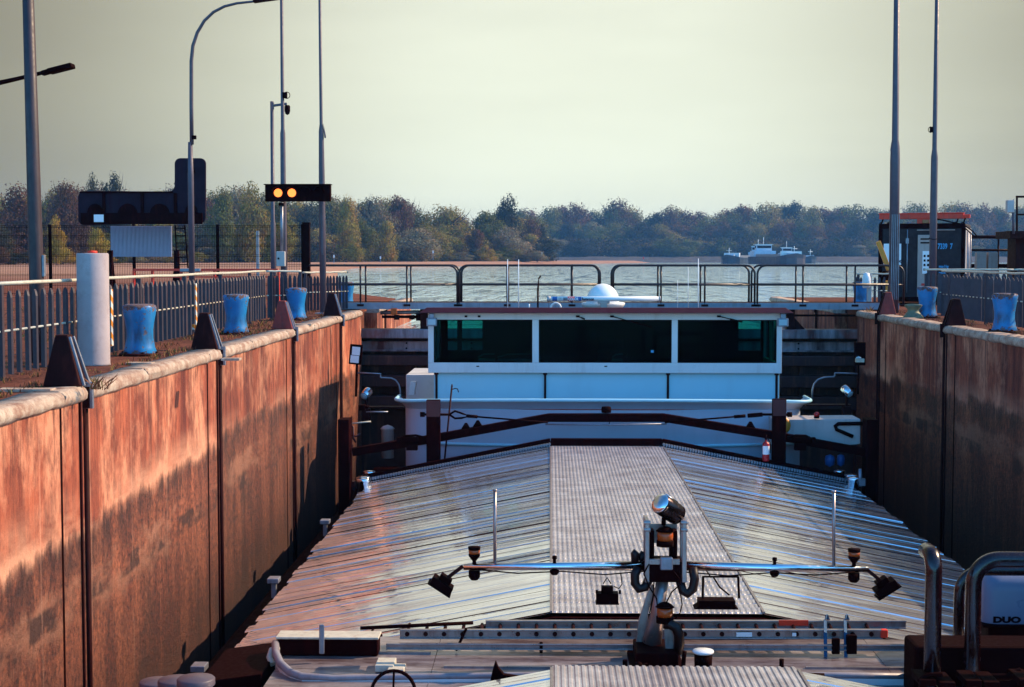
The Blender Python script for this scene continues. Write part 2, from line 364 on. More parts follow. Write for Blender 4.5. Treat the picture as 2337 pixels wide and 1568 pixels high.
def lit_mat(name, col, st):
    t = NT(name); t.set(Base_Color=(.3, .05, .01)); t.b.inputs['Emission Color'].default_value = (*col, 1); t.b.inputs['Emission Strength'].default_value = st; return t.m
M['lit'] = lit_mat('lit_signal_lamp', (1, .20, .03), 2.0)
def hazard_mat():
    t = NT('hazard_stripes')
    x = t.axis(0); y = t.axis(1); z = t.axis(2)
    w = t.math('FRACT', t.math('MULTIPLY', t.math('ADD', z, t.math('MULTIPLY', t.math('ADD', x, y), .6)), 6.5))
    c = t.mix(t.math('GREATER_THAN', w, .5), (.72, .68, .6), (.78, .24, .015)); t.set(Base_Color=c, Roughness=.5); return t.m
M['hazard'] = hazard_mat()
def leaf_mat():
    t = NT('tree_leaves')
    oi = t.n.new('ShaderNodeObjectInfo'); at = t.n.new('ShaderNodeAttribute'); at.attribute_name = 'leafvar'
    n = t.noise(.35, 3, .6)
    c = t.mix(1.0, oi.outputs['Color'], t.ramp(at.outputs['Fac'], [(0, (.55, .55, .55)), (.6, (1, 1, 1)), (1, (1.6, 1.35, 1.0))]), 'MULTIPLY')
    c = t.mix(t.ramp(n, [(.45, 0), (.65, .6)]), c, t.mix(1.0, c, (1.5, .75, .5), 'MULTIPLY'))
    t.set(Base_Color=c, Roughness=.8); t.b.inputs['Specular IOR Level'].default_value = .15
    tl = t.n.new('ShaderNodeBsdfTranslucent'); t.link(c, tl.inputs[0])
    mx = t.n.new('ShaderNodeMixShader'); mx.inputs[0].default_value = .3
    t.link(t.b.outputs[0], mx.inputs[1]); t.link(tl.outputs[0], mx.inputs[2]); t.link(mx.outputs[0], t.out.inputs[0]); return t.m
M['leaf'] = leaf_mat()
M['bark'] = paint('bark', (.05, .03, .025), .9, 0, .4, 2)
def grass_mat():
    t = NT('weed_blades'); at = t.n.new('ShaderNodeAttribute'); at.attribute_name = 'leafvar'
    t.set(Base_Color=t.ramp(at.outputs['Fac'], [(0, (.13, .03, .015)), (.7, (.22, .08, .025)), (1, (.16, .15, .02))]), Roughness=.8); return t.m
M['grass'] = grass_mat()

# ------------------------------------------------------------------ light
AZ, EL = R(73), math.atan(.76*math.sin(R(73)))
W = bpy.data.worlds.new('World'); S.world = W; W.use_nodes = True
wn = W.node_tree.nodes; wl = W.node_tree.links; wn.clear()
wo = wn.new('ShaderNodeOutputWorld'); bg = wn.new('ShaderNodeBackground'); sky = wn.new('ShaderNodeTexSky')
sky.sky_type = 'NISHITA'; sky.sun_disc = False; sky.sun_elevation = EL; sky.sun_rotation = AZ
sky.air_density = 1.0; sky.dust_density = .6; sky.ozone_density = 3
STR = .12; bg.inputs[1].default_value = STR
tc = wn.new('ShaderNodeTexCoord'); sp = wn.new('ShaderNodeSeparateXYZ'); wl.new(tc.outputs['Generated'], sp.inputs[0])
def wmath(op, a, b=0.0):
    n = wn.new('ShaderNodeMath'); n.operation = op
    for i, v in enumerate((a, b)):
        if hasattr(v, 'is_output'): wl.new(v, n.inputs[i])
        else: n.inputs[i].default_value = v
    return n.outputs[0]
def wrange(x, a, b, c, d):
    n = wn.new('ShaderNodeMapRange'); n.interpolation_type = 'SMOOTHSTEP'; wl.new(x, n.inputs['Value'])
    for k, v in zip(('From Min', 'From Max', 'To Min', 'To Max'), (a, b, c, d)): n.inputs[k].default_value = v
    return n.outputs[0]
def wmix(f, a, b, mode='MIX'):
    n = wn.new('ShaderNodeMix'); n.data_type = 'RGBA'; n.blend_type = mode
    for k, v in (('Factor', f), ('A', a), ('B', b)):
        if hasattr(v, 'is_output'): wl.new(v, n.inputs[k])
        else: n.inputs[k].default_value = (*v, 1) if isinstance(v, tuple) else v
    return n.outputs['Result']
# hazy bright sky low down over the river ahead, clear blue overhead and behind
elev = sp.outputs[2]; ahead = sp.outputs[1]
fz = wmath('MULTIPLY', wrange(elev, .48, .90, 1, 0), wrange(ahead, -.2, .7, 0, 1))
hz = wrange(elev, .02, .30, 0, 1)
haze_col = wmix(hz, tuple(x/STR for x in (.67, .71, .57)), tuple(x/STR for x in (.60, .615, .51)))
side = wrange(wmath('ABSOLUTE', wmath('ADD', sp.outputs[0], -.02)), .05, .42, 1.0, .34)
cmb = wn.new('ShaderNodeCombineColor')
for i in range(3): wl.new(wmath('POWER', side, (1.0, 1.1, 1.22)[i]), cmb.inputs[i])
haze_col = wmix(1.0, haze_col, cmb.outputs[0], 'MULTIPLY')
wmp = wn.new('ShaderNodeMapping'); wmp.inputs['Scale'].default_value = (2.2, 2.2, 13); wl.new(tc.outputs['Generated'], wmp.inputs[0]); wno = wn.new('ShaderNodeTexNoise'); wno.inputs['Scale'].default_value = 1.6; wno.inputs['Detail'].default_value = 4; wl.new(wmp.outputs[0], wno.inputs['Vector'])
cm3 = wn.new('ShaderNodeCombineColor'); vv = wrange(wno.outputs['Fac'], .3, .7, .955, 1.03)
for i in range(3): wl.new(vv, cm3.inputs[i])
haze_col = wmix(1.0, haze_col, cm3.outputs[0], 'MULTIPLY')
blue = wmix(1.0, sky.outputs[0], (.40, 1.0, 1.32), 'MULTIPLY')
cm2 = wn.new('ShaderNodeCombineColor'); bh = wrange(ahead, -.75, .1, 2.0, 1.0)
for i in range(3): wl.new(bh, cm2.inputs[i])
blue = wmix(1.0, blue, cm2.outputs[0], 'MULTIPLY')
wl.new(wmix(fz, blue, haze_col), bg.inputs[0]); wl.new(bg.outputs[0], wo.inputs[0])
sd = bpy.data.lights.new('sun', 'SUN'); sun = bpy.data.objects.new('sun', sd); C.objects.link(sun)
sd.energy = 5.0; sd.angle = R(.53); sd.color = (1, .74, .48)
sv = Vector((math.sin(AZ)*math.cos(EL), math.cos(AZ)*math.cos(EL), math.sin(EL)))
sun.rotation_euler = sv.to_track_quat('Z', 'Y').to_euler(); sun.location = (60, 20, 60)
S.view_settings.view_transform = 'Standard'; S.view_settings.look = 'None'; S.view_settings.gamma = 1; S.view_settings.exposure = .5
S.view_settings.use_curve_mapping = False

# ------------------------------------------------------------------ constants of the place (camera eye = origin)
XL, XR, QZ, RW, LW = -4.4, 7.15, -1.2, -1.9, -5.7
YE = 34.6          # end of chamber walls
BARS_L = [13.9, 19.65, 25.4, 31.2]; BARS_R = [9.7, 15.5, 21.3, 27.0, 32.4]
YG = 35.3
# ================================================================== SETTING
def poly_sheet(name, outline, z, mat):
    b = MB(); b.add([(x, y, z) for x, y in outline], [tuple(range(len(outline)))], False)
    return tag(b.build(name, mat, fix=False), kind='structure')
# river: one sheet to the horizon
b = MB(); b.add([(-900, 36.6, RW), (2500, 36.6, RW), (2500, 4200, RW), (-900, 4200, RW)], [(0, 1, 2, 3)])
tag(b.build('river_water', M['river'], fix=False), kind='structure')
b = MB(); b.add([(XL-.4, -14, LW), (XR+.4, -14, LW), (XR+.4, 36.5, LW), (XL-.4, 36.5, LW)], [(0, 1, 2, 3)])
tag(b.build('lock_water', M['lockwater'], fix=False), kind='structure')
# left bank: quay ground near, dry field and spit far away; the bank slopes to the river
shore = [(-4.75, 46), (-8, 60), (-14.5, 110), (-31, 230), (-39, 315), (-30, 375), (-19, 430), (0, 537), (22, 644), (48, 780), (55, 808), (60, 822)]
def inland(i, d):
    a = Vector(shore[max(0, i-1)]); c = Vector(shore[min(len(shore)-1, i+1)]); t = (c-a).normalized()
    return Vector(shore[i])+Vector((-t.y, t.x))*d
rows = []
for i, (x, y) in enumerate(shore):
    w = min(14, .03*(y-20)) if i else .02
    zt = -1.21 if y < 120 else -1.15+.42*min(1, (y-120)/350)
    r = [(x, y, RW-.5)]
    for f, zz in ((.25, RW-.05), (.6, RW+.5*(zt-RW)), (1, zt)):
        q = inland(i, w*f*1.0); r.append((q.x, q.y, zz+random.uniform(-.04, .04)*(f < 1)))
    r += [(x-w-60, y+6, zt), (-420, y+10, zt-.02)]
    rows.append(r)
b = MB(); b.sheet([[(-4.75, 36.9, -1.75), (-4.76, 36.9, -1.7), (-4.77, 36.9, -1.5), (-4.78, 36.9, -1.21), (-66, 36.9, -1.21), (-420, 36.9, -1.23)]]+rows)
rr = [[(p[0], p[1]+70+i*4, p[2] if i > 0 else RW-.5) for i, p in enumerate(rows[-1])]]
b.sheet([rows[-1], [(-90, 900, -1.2), (-90, 905, -.9), (-90, 910, -.7), (-90, 915, -.5), (-150, 920, -.5), (-420, 930, -.5)]])
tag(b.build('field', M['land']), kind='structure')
b = MB(); b.box(-420, XL-.2, -14, 36.9, -2.6, QZ-.004); tag(b.build('quay_ground_sunny', M['quay']), kind='structure')
b = MB(); b.box(XR+.2, 420, -14, 47.5, -2.6, QZ-.004); tag(b.build('quay_ground_shaded', M['quay']), kind='structure')
# far bank
rows = []
for x in range(-420, 1500, 30):
    j = random.uniform(-6, 6)
    rows.append([(x, 925+j, RW-.4), (x, 928+j, RW+.6), (x, 938+j, 1.0), (x, 950, 1.8), (x, 1300, 3.0)])
tag(MB().sheet(rows).build('far_bank_ground', M['bank']), kind='structure')

# ---- lock walls (each wall one thing; coping stones and steel guide bars are its parts)
def lock_wall(name, label, X, sgn, bars, y0, y1, backdepth=2.6):
    # sgn +1: open side towards +X
    t = thing(name, label, 'lock wall', (X, y0, QZ))
    ox, oy, oz = t.location
    b = MB(); xb = -sgn*backdepth
    b.box(min(0, xb), max(0, xb), 0, y1-y0, -5.6, -.13)
    b.build('wall_face', M['wall'], t)
    cuts = sorted([y0, y1]+[q-.68 for q in bars if y0 < q-.68 < y1]+[q for q in bars if y0 < q < y1]+[q+2.1 for q in bars if y0 < q+2.1 < y1])
    r = .075; prof = []
    for k in range(9):
        a = R(90*k/8); prof.append((sgn*(.05-r+r*math.sin(a)), -r+r*math.cos(a)+.012))
    prof = [(-sgn*.27, .012)]+prof+[(sgn*.05, -.10), (sgn*.012, -.13), (-sgn*.27, -.13)]
    for a, c in zip(cuts[:-1], cuts[1:]):
        if c-a < .1: continue
        b = MB(); n = max(2, int((c-a)/.25)); ring = []
        for i in range(n+1):
            y = a-y0+.012+(c-a-.024)*i/n
            ring.append([(p[0]+random.uniform(-.007, .007), y, p[1]+random.uniform(-.008, .008)) for p in prof])
        b.sheet(ring, True, True); m = len(prof)
        b.add(ring[0], [tuple(range(m))], False); b.add(ring[-1], [tuple(range(m))], False)
        b.build('coping_stone', M['coping'], t)
    for q in bars:
        if not y0 < q < y1: continue
        b = MB(); b.tube([(sgn*.012, q-y0, -.16), (sgn*.012, q-y0, -4.7)], .030, 10); b.bar((sgn*.03, q-y0, .0), (sgn*.03, q-y0, -.2), .07, .07)
        b.box(-.02, .02, q-y0-.16, q-y0-.13, -4.6, -.13); b.build('guide_bar', M['dark2'], t)
        b = MB(); yj = q-.68-y0; b.box(-.006, .006, yj-.022, yj+.018, -4.7, -.13); b.build('joint_seal', M['black'], t)
    return t
wl_ = lock_wall('lock_wall', 'sunlit rust stained concrete lock wall with rounded pale coping', XL, 1, BARS_L, -8, YE)
wr_ = lock_wall('lock_wall', 'shaded purple grey concrete lock wall dark below the tide line', XR, -1, BARS_R, -8, YE)
def wall_end(X, sgn, wall):
    y0 = wall.location.y
    b = MB(); b.tube([(-sgn*.12, YE-y0-.02, -.12), (-sgn*.12, YE-y0-.02, -4.6)], .13, 14); b.build('corner_edge', M['wall'], wall)
wall_end(XL, 1, wl_); wall_end(XR, -1, wr_)
lock_wall('lock_wall', 'short outer lock wall beyond the gate, sunlit beside the open river', -4.28, 1, [38.6], 36.9, 46, .5)
lock_wall('lock_wall', 'short outer lock wall beyond the gate, in shade beside the open river', 7.05, -1, [39.4], 36.9, 47.5, 1.2)
# recess piers that carry the gate
for X, s, lb in ((XL, -1, 'concrete recess wall behind the gate end, next to the sunlit wall'), (XR, 1, 'concrete recess wall behind the gate end, next to the shaded wall')):
    b = MB(); x1 = X+s*.42; b.box(min(x1, X+s*3), max(x1, X+s*3), YE+.03, 36.86, -6.8, -1.24)
    tag(b.build('recess_wall', M['wall']), lb, 'wall')

# ---- tapered steel guards on the wall edge above each guide bar
def edge_guard(px, bx, Y, sgn, label, mat):
    z0 = QZ+.012; t = thing('edge_guard', label, 'edge guard', (bx, Y, z0), 0, 'tapered steel guards along the lock edge')
    h = .48; w0, w1 = .36, .12; d0, d1 = .30, .14
    b = MB()
    def fr(f0, f1, xe, h0=0):   # frustum whose lock-side edge leans outward
        a = [(-sgn*w0, -d0/2, h0), (0, -d0/2, h0), (0, d0/2, h0), (-sgn*w0, d0/2, h0)]
        c = [(-sgn*(w1+.14), -d1/2, h), (-sgn*.14, -d1/2, h), (-sgn*.14, d1/2, h), (-sgn*(w1+.14), d1/2, h)]
        b.add(a+c, [(0, 1, 2, 3), (4, 5, 6, 7), (0, 1, 5, 4), (1, 2, 6, 5), (2, 3, 7, 6), (3, 0, 4, 7)], False)
    fr(0, 1, 0); b.build('shell', mat, t, .012)
    b = MB()
    for dy in (-.05, .05): b.bar((sgn*.012, dy*1.6, .0), (-sgn*.128, dy, h-.02), .028, .03)
    b.bar((sgn*.012, 0, -.22), (sgn*.012, 0, .03), .12, .05)
    b.build('slide_rib', M['galv'] if sgn > 0 else M['dark2'], t, .005)
    return t
gl = ['dark steel edge guard beside the round concrete pillar, nearest of the sunlit side', 'dark steel edge guard on the coping between the two nearest blue bollards',
      'rust red edge guard on the coping beside the third blue bollard', 'small dark edge guard on the coping in front of the slender pole by the gate']
for k, q in enumerate(BARS_L): edge_guard(0, XL+.02, q, 1, gl[k], M['rustred'] if k == 2 else M['dark2'])
edge_guard(0, XR-.02, 27.0, -1, 'dark brown edge guard on the shaded wall between two blue bollards', M['dark2'])
edge_guard(0, XR-.02, 32.4, -1, 'red edge guard on the shaded wall at the foot of a grey pole', M['rustred'])

# ---- blue bollards
BP = [(.20, 0), (.215, .02), (.185, .10), (.165, .22), (.165, .32), (.185, .45), (.205, .55), (.21, .60), (.20, .625), (.16, .64), (.0, .645)]
def bollard(x, y, label):
    t = thing('mooring_bollard', label, 'bollard', (x, y, QZ), random.random()*6, 'blue mooring bollards on the quay')
    MB().lathe(BP, n=28).build('bollard_body', M['blue'], t)
    MB().lathe([(.26, 0), (.26, .02), (.245, .03), (0, .03)], n=24).build('base_plate', M['dark2'], t)
    for k in range(6):
        a = k*math.pi/3+.3; b = MB(); b.lathe([(.022, .028), (.022, .045), (.008, .05), (0, .05)], (.222*math.cos(a), .222*math.sin(a), 0), 6, smooth=False); b.build('anchor_bolt', M['dark2'], t)
    return t
for px, Yy, lb in ((318, 18.5, 'worn blue bollard just behind the round concrete pillar, largest on the sunlit quay'), (538, 23.8, 'blue bollard in front of the palisade fence, second from the concrete pillar'),
                   (676, 29.3, 'blue bollard by the end of the palisade fence beside a red edge guard'), (790, 36.9, 'blue bollard seen through the gate walkway railing at the sunlit end'),
                   (2115, 30.8, 'scuffed blue bollard beside the low greenish capstan'), (2292, 24.8, 'blue bollard by the orange striped fence post, nearest on the shaded quay'),
                   (1963, 37.4, 'blue bollard behind the gate railing at the kiosk end')):
    bollard(P(px, 700, Yy).x, Yy, lb)
# low capstan by the scuffed bollard
x, z = PXZ(2083, 727, 30.6)
b = MB().lathe([(.21, 0), (.20, .03), (.12, .13), (.11, .17), (.17, .24), (.18, .27), (.10, .29), (0, .29)], n=24)
o = b.build('capstan', paint('capstan_green_paint', (.16, .17, .10), .5, 0, .4, 5, (.10, .03, .02), .7)); o.location = (x, 30.6, QZ); tag(o, 'low greenish waisted capstan with rusty top on the shaded quay', 'capstan')
# concrete pillar
x, z = PXZ(215, 835, 16.75)
t = thing('concrete_pillar', 'thick round grey concrete pillar standing on the sunlit quay', 'pillar', (x, 16.75, QZ))
MB().lathe([(.185, 0), (.178, .02), (.178, 1.255), (.170, 1.27), (0, 1.27)], n=40).build('shaft', M['pillar'], t)
MB().lathe([(.05, 1.27), (.055, 1.282), (.05, 1.295), (0, 1.30)], n=20).build('cap_light', M['orange'], t)

# ---- fences
def palisade(name, label, pts, ztop, group, hazard=(), sp=.25, w=.072, base=QZ, spike=.12, face=R(-38), plate_posts=2.6):
    t = thing(name, label, 'fence', (*pts[0], base), 0, group); o = Vector((*pts[0], base))
    rail = MB(); pale = MB(); mid = MB()
    H = ztop-base
    tot = 0; nextp = 0; postY = []
    for (ax, ay), (bx, by) in zip(pts[:-1], pts[1:]):
        A = Vector((ax, ay, 0)); B = Vector((bx, by, 0)); L = (B-A).length; d = (B-A).normalized()
        def at(s, z): return A+d*s+Vector((0, 0, base+z))-o
        rp = [at(L*i/12, H+random.uniform(-.006, .006)) for i in range(13)]
        rail.tube(rp, .020, 8); mid.tube([at(0, H*.50), at(L, H*.50)], .013, 6)
        n = max(1, int(L/sp)); flat = abs(d.x) > abs(d.y)
        M3 = Matrix.Rotation(0 if flat else face, 3, 'Z')
        for i in range(n):
            c = at((i+.5)*L/n, 0)+Vector((random.uniform(-.004, .004), 0, 0)); tl = random.uniform(-.006, .006)
            hh = H-.075+random.uniform(-.008, .008)
            ex = M3 @ Vector((w/2, 0, 0)); ey = M3 @ Vector((0, .012, 0))
            pr = [(-1, .04), (1, .04), (1, hh-.07), (.55, hh-.02), (0, hh), (-.55, hh-.02), (-1, hh-.07)]
            vs = [c+ex*p[0]+sgn*ey+Vector((tl*p[1], 0, p[1])) for sgn in (-1, 1) for p in pr]
            pale.add(vs, [tuple(range(7)), tuple(range(13, 6, -1))]+[(k, k+7, (k+1) % 7+7, (k+1) % 7) for k in range(7)], False)
        s = .1
        while s < L:
            p0 = at(s, 0); mb = MB(); mb.box(p0.x-.03, p0.x+.03, p0.y-.03, p0.y+.03, -.06, H-.02); mb.build('fence_post', M['slat'], t, .004); s += plate_posts
    rail.build('top_rail', M['cream'], t); mid.build('middle_rail', M['cream'], t); pale.build('pales', M['slat'], t)
    for hy in hazard:
        for (ax, ay), (bx, by) in zip(pts[:-1], pts[1:]):
            if min(ay, by) <= hy <= max(ay, by) and abs(by-ay) > .5:
                f = (hy-ay)/(by-ay); x = ax+(bx-ax)*f; mb = MB(); p = Vector((x, hy, base))-o; sx = .085 if x < 0 else -.085
                mb.cbox(p+Vector((sx, 0, H*.5)), .012, .075, H*.72); mb.box(p.x+sx*.35, p.x+sx*.8, p.y-.05, p.y+.05, .12, .2); mb.build('warning_strip', M['hazard'], t)
    return t
palisade('palisade_fence', 'long grey palisade fence with pale wavy top rail along the sunlit quay', [(-5.42, 8.0), (-5.44, 14.5), (-5.6, 29.2)], -.235, 'palisade fences on the quays', (18.2, 22.8))
palisade('palisade_fence', 'short grey palisade fence across the quay end beside the signal pole', [(-5.6, 29.35), (-4.98, 29.75)], -.235, 'palisade fences on the quays', sp=.085, w=.062, plate_posts=.62)
palisade('palisade_fence', 'small cream railed fence panel between slender pole and gate railing', [(-5.55, 33.4), (-4.75, 35.0)], -.30, 'palisade fences on the quays', sp=.12, w=.06, face=0)
palisade('palisade_fence', 'dark palisade fence with pale top rail along the shaded quay', [(8.05, 17.0), (8.05, 25), (8.12, 31.0)], -.24, 'palisade fences on the quays', (24.4,), face=R(-30))
palisade('palisade_fence', 'dark palisade fence panel facing the lock in front of the kiosk', [(8.1, 32.4), (9.9, 32.0), (11.5, 31.8)], -.22, 'palisade fences on the quays', sp=.13, w=.09, plate_posts=.9)
palisade('palisade_fence', 'low fence panel with white hand rail between gate railing and kiosk', [(7.62, 37.4), (8.5, 37.2)], -.36, 'palisade fences on the quays', sp=.11, w=.06)
# wire mesh fence far left
t = thing('mesh_fence', 'dark wire mesh fence with thin posts in front of the dry field', 'fence', (-18, 47, QZ))
x0, x1, y0_, hh = PXZ(-60, 600, 47)[0]+18, PXZ(694, 600, 47)[0]+18, 0, P(0, 516, 47).z-QZ
for k, px in enumerate((-60, 115, 306, 497, 691)):
    xx = PXZ(px, 600, 47)[0]+18; MB().box(xx-.045, xx+.045, -.04, .04, 0, hh+.05).build('fence_post', M['black'], t)
pxs = [PXZ(q, 600, 47)[0]+18 for q in (-60, 115, 306, 497, 691)]
for a, c in zip(pxs[:-1], pxs[1:]):
    b = MB(); n = int((c-a)/.055)
    for i in range(n): xx = a+.05+(c-a-.1)*i/n; b.box(xx-.004, xx+.004, -.004, .004, .05, hh)
    for i in range(8):
        zz = .06+(hh-.1)*i/7
        for dz in (0, .05): b.box(a, c, .008, .018, zz+dz-.006, zz+dz+.006)
    b.build('wire_panel', M['black'], t)
x, z = PXZ(699, 512, 46.8); b = MB(); b.box(-.11, .11, -.1, .1, 0, z-QZ); b.box(-.12, .12, -.11, .11, z-QZ, z-QZ+.06)
o = b.build('gate_post', M['black'], None, .01); o.location = (x, 46.8, QZ); tag(o, 'stout black square post at the end of the mesh fence', 'post')
x, z = PXZ(588, 527, 52); b = MB().box(-.05, .05, -.05, .05, 0, z-QZ); o = b.build('field_post', M['offwhite'], None, .008); o.location = (x, 52, QZ); tag(o, 'thin pale wooden post standing behind the mesh fence', 'post')
# grey panel wall behind sign
xa, za = PXZ(252, 516, 45.5); xb, zb = PXZ(392, 586, 45.5)
b = MB(); n = 46
for i in range(n): x = xa+(xb-xa)*i/n; b.box(x, x+(xb-xa)/n*.72, 0, .03, zb-QZ, za-QZ)
b.box(xa, xb, .03, .05, zb-QZ, za-QZ); o = b.build('panel_screen', paint('pale_metal_panel', (.34, .36, .46), .6, 0, .15, 2)); o.location = (0, 45.5, QZ); tag(o, 'pale ribbed metal panel hanging below the dark sign', 'panel')
# rusty red barrier low behind the fence
t = thing('work_barrier', 'low red lattice barrier just behind the palisade top rail', 'barrier', (P(470, 620, 33).x, 33, QZ))
b = MB(); xl, xr = P(305, 620, 33).x-t.location.x, P(635, 620, 33).x-t.location.x; zt = P(470, 616, 33).z-QZ
b.bar((xl, 0, zt), (xr, 0, zt), .05, .05); b.bar((xl, 0, zt-.16), (xr, 0, zt-.16), .04, .03); b.build('red_rail', M['orange'], t)
for f in (0, .13, .33, .56, .8, 1): x = xl+(xr-xl)*f; MB().box(x-.025, x+.025, -.025, .025, 0, zt-.02).build('leg', M['orange'], t)
b = MB(); b.box(P(405, 0, 33).x-t.location.x, P(452, 0, 33).x-t.location.x, -.12, .12, zt-.05, zt+.03); b.build('lamp_box', M['galv'], t, .02)

# ---- lock gate
t = thing('lock_gate', 'dark riveted steel lock gate with stained plates across the chamber', 'lock gate', (XL, YG, -6.5))
gx0, gx1 = -.36, XR-XL+.36
def gz(py): return P(1250, py, YG-.3).z+6.5
b = MB(); b.box(gx0, gx1, .25, .40, 0, gz(753)-.012); b.build('skin_plate', M['gatedark'], t)
b = MB(); b.box(gx0, gx1, -.28, .25, gz(773), gz(752)); b.build('top_beam', M['gate'], t, .02)
b = MB(); b.box(gx0, gx1, .0, .25, gz(801), gz(781)); b.box(gx0, gx1, -.10, 0, gz(801)-.03, gz(800)); b.build('upper_plate', M['gate'], t, .008)
for ya, yb, pr in ((836, 812, -.2), (885, 858, -.22), (935, 905, -.24)):
    b = MB(); b.box(gx0, gx1, pr, .25, gz(ya), gz(yb)); b.build('cross_beam', M['gatedark'], t, .02)
for x in [gx0+.2+i*1.32 for i in range(10)]:
    b = MB(); b.box(x-.05, x+.05, .05, .25, 1.0, gz(803)); b.build('stiffener', M['gatedark'], t)
for x in [1.0+i*1.55 for i in range(7)]:
    b = MB()
    for zz in (gz(785), gz(797)): b.lathe([(.022, -.012), (.022, .012), (0, .012)], (x, -.008, zz), 8, axis=(0, -1, 0))
    b.build('bolt', M['black'], t)
for px in (968, 1803):
    x = P(px, 720, YG).x-XL; b = MB(); b.box(x-.09, x+.09, -.1, .25, gz(752)-.02, gz(706)); b.add([(x+.09, 0, gz(752)), (x+.35, 0, gz(752)), (x+.09, 0, gz(725)), (x+.09, .1, gz(752)), (x+.35, .1, gz(752)), (x+.09, .1, gz(725))], [(0, 1, 2), (3, 4, 5), (0, 1, 4, 3), (1, 2, 5, 4)]); b.build('support_post', M['dark2'], t, .006)
b = MB()
xa, za = PXZ(868, 714, YG); xb, zb = PXZ(964, 712, YG); b.tube([(xa-XL, .0, za+6.5), (xb-XL, 0, zb+6.5)], .045, 12); b.build('hydraulic_cylinder', M['galv'], t)
b = MB(); xa, za = PXZ(872, 723, YG); xb, zb = PXZ(1000, 723, YG); b.tube([(xa-XL, 0, za+6.5), (xb-XL, 0, zb+6.5)], .035, 8)
for px, h in ((905, .12), (940, .1), (955, .16)): q = P(px, 724, YG); b.cbox((q.x-XL, -.02, q.z+6.5), .12, .1, h)
b.tube([(P(958, 720, YG).x-XL, 0, za+6.5), (P(961, 750, YG).x-XL, -.02, gz(752))], .008, 5)
xa, za = PXZ(1790, 720, YG); xb = P(1975, 720, YG).x; b.tube([(xa-XL, 0, za+6.5), (xb-XL, 0, za+6.5)], .025, 8); b.build('drive_rod', M['dark'], t)
x, z = PXZ(899, 711, YG-.4); b = MB(); b.cbox((x-XL, -.4, z+6.5), .14, .1, .16); b.build('marker_lamp', M['amber'], t, .01)
# walkway across the gate with hooped railings
t = thing('gate_walkway', 'narrow grey steel footbridge with dark hooped railings over the gate', 'walkway', (XL, 35.0, 0))
zt, zb = P(1250, 691, 35).z, P(1250, 706, 35).z
wx0, wx1 = P(772, 0, 35).x-XL, P(2062, 0, 35).x-XL
b = MB(); 
for i in range(8): b.box(wx0+(wx1-wx0)*i/8+.004, wx0+(wx1-wx0)*(i+1)/8-.004, 0, .04, zb, zt)
b.build('side_plate', paint('walkway_plate', (.30, .31, .37), .55, .1, .45, 2.5, (.14, .08, .08), .6), t)
MB().box(wx0, wx1, .05, 1.0, zt-.05, zt-.012).build('deck_grating', M['dark2'], t)
MB().box(wx0, wx1, 1.01, 1.05, zb, zt).build('rear_plate', M['dark2'], t)
rz1, rz0 = P(1250, 606, 35).z, zt-.03; rzm = P(1250, 650, 35).z
def hoop(xa, xb, yy, posts, openl=False, openr=False):
    b = MB(); r = .20; h = rz1
    pts = []
    if openl: pts.append((xa, yy, h))
    else: pts += [(xa, yy, rz0)]+[(xa+r-r*math.cos(R(a)), yy, h-r+r*math.sin(R(a))) for a in range(0, 91, 15)]
    if openr: pts.append((xb, yy, h))
    else: pts += [(xb-r+r*math.sin(R(a)), yy, h-r+r*math.cos(R(a))) for a in range(0, 91, 15)]+[(xb, yy, rz0)]
    b.tube(pts, .026, 10); b.tube([(xa, yy, rzm), (xb, yy, rzm)], .022, 8)
    for p in posts: b.tube([(p, yy, rz0), (p, yy, h)], .022, 8)
    b.build('railing', M['railgrey'], t)
    for p in posts+([] if openl else [xa])+([] if openr else [xb]):
        MB().cbox((p, yy+(-.02 if yy < .5 else .02), zt-.06), .16, .03, .05).build('rail_socket', M['dark2'], t, .004)
gx = lambda px: P(px, 650, 35).x-XL
for yy in (.02, 1.03):
    hoop(gx(705), gx(1043), yy, [gx(822), gx(928)], openl=True)
    hoop(gx(1047), gx(1369), yy, [gx(1157), gx(1305)])
    hoop(gx(1399), gx(1722), yy, [gx(1508), gx(1608)])
    hoop(gx(1728), gx(2062), yy, [gx(1832), gx(1951)], openr=False)

# ---- weeds
bl = MB(); vals = []
def weeds(x, y, z, n, h, spread):
    for _ in range(n):
        a = random.random()*6.28; r = random.random()*spread; c = Vector((x+math.cos(a)*r, y+math.sin(a)*r*1.6, z)); hh = h*random.uniform(.5, 1.1)
        d = Vector((random.gauss(0, .35), random.gauss(0, .35), 1)); w = Vector((math.cos(a), math.sin(a), 0))*.006
        bl.add([c-w, c+w, c+d*hh*.6+w*.7, c+d*hh+Vector((d.x*.3*hh, d.y*.3*hh, 0))], [(0, 1, 2, 3)], False); vals.append(random.random())
for _ in range(300):
    y = random.uniform(12, 34); weeds(random.choice([-5.38+random.gauss(0, .12), XL-.42+random.gauss(0, .06)]), y, QZ, random.randint(5, 16), random.uniform(.03, .09), .08)
for _ in range(60):
    y = random.uniform(22, 34); weeds(random.choice([7.95, 7.62])+random.gauss(0, .08), y, QZ, 10, random.uniform(.03, .08), .08)
for px, py, Yy in ((222, 892, 13.6), (545, 742, 24.0), (600, 728, 26.5), (1985, 708, 33.8)):
    weeds(P(px, py, Yy).x, Yy, QZ, 40, .14, .12)
for _ in range(260): weeds(random.uniform(-13, -5.9), random.uniform(15, 44), QZ, 9, random.uniform(.05, .16), .2)
o = bl.build('dry_grass', M['grass'], fix=False); at = o.data.attributes.new('leafvar', 'FLOAT', 'FACE'); at.data.foreach_set('value', vals)
tag(o, 'dry reddish grass and weeds growing on the quays', 'grass', kind='stuff')
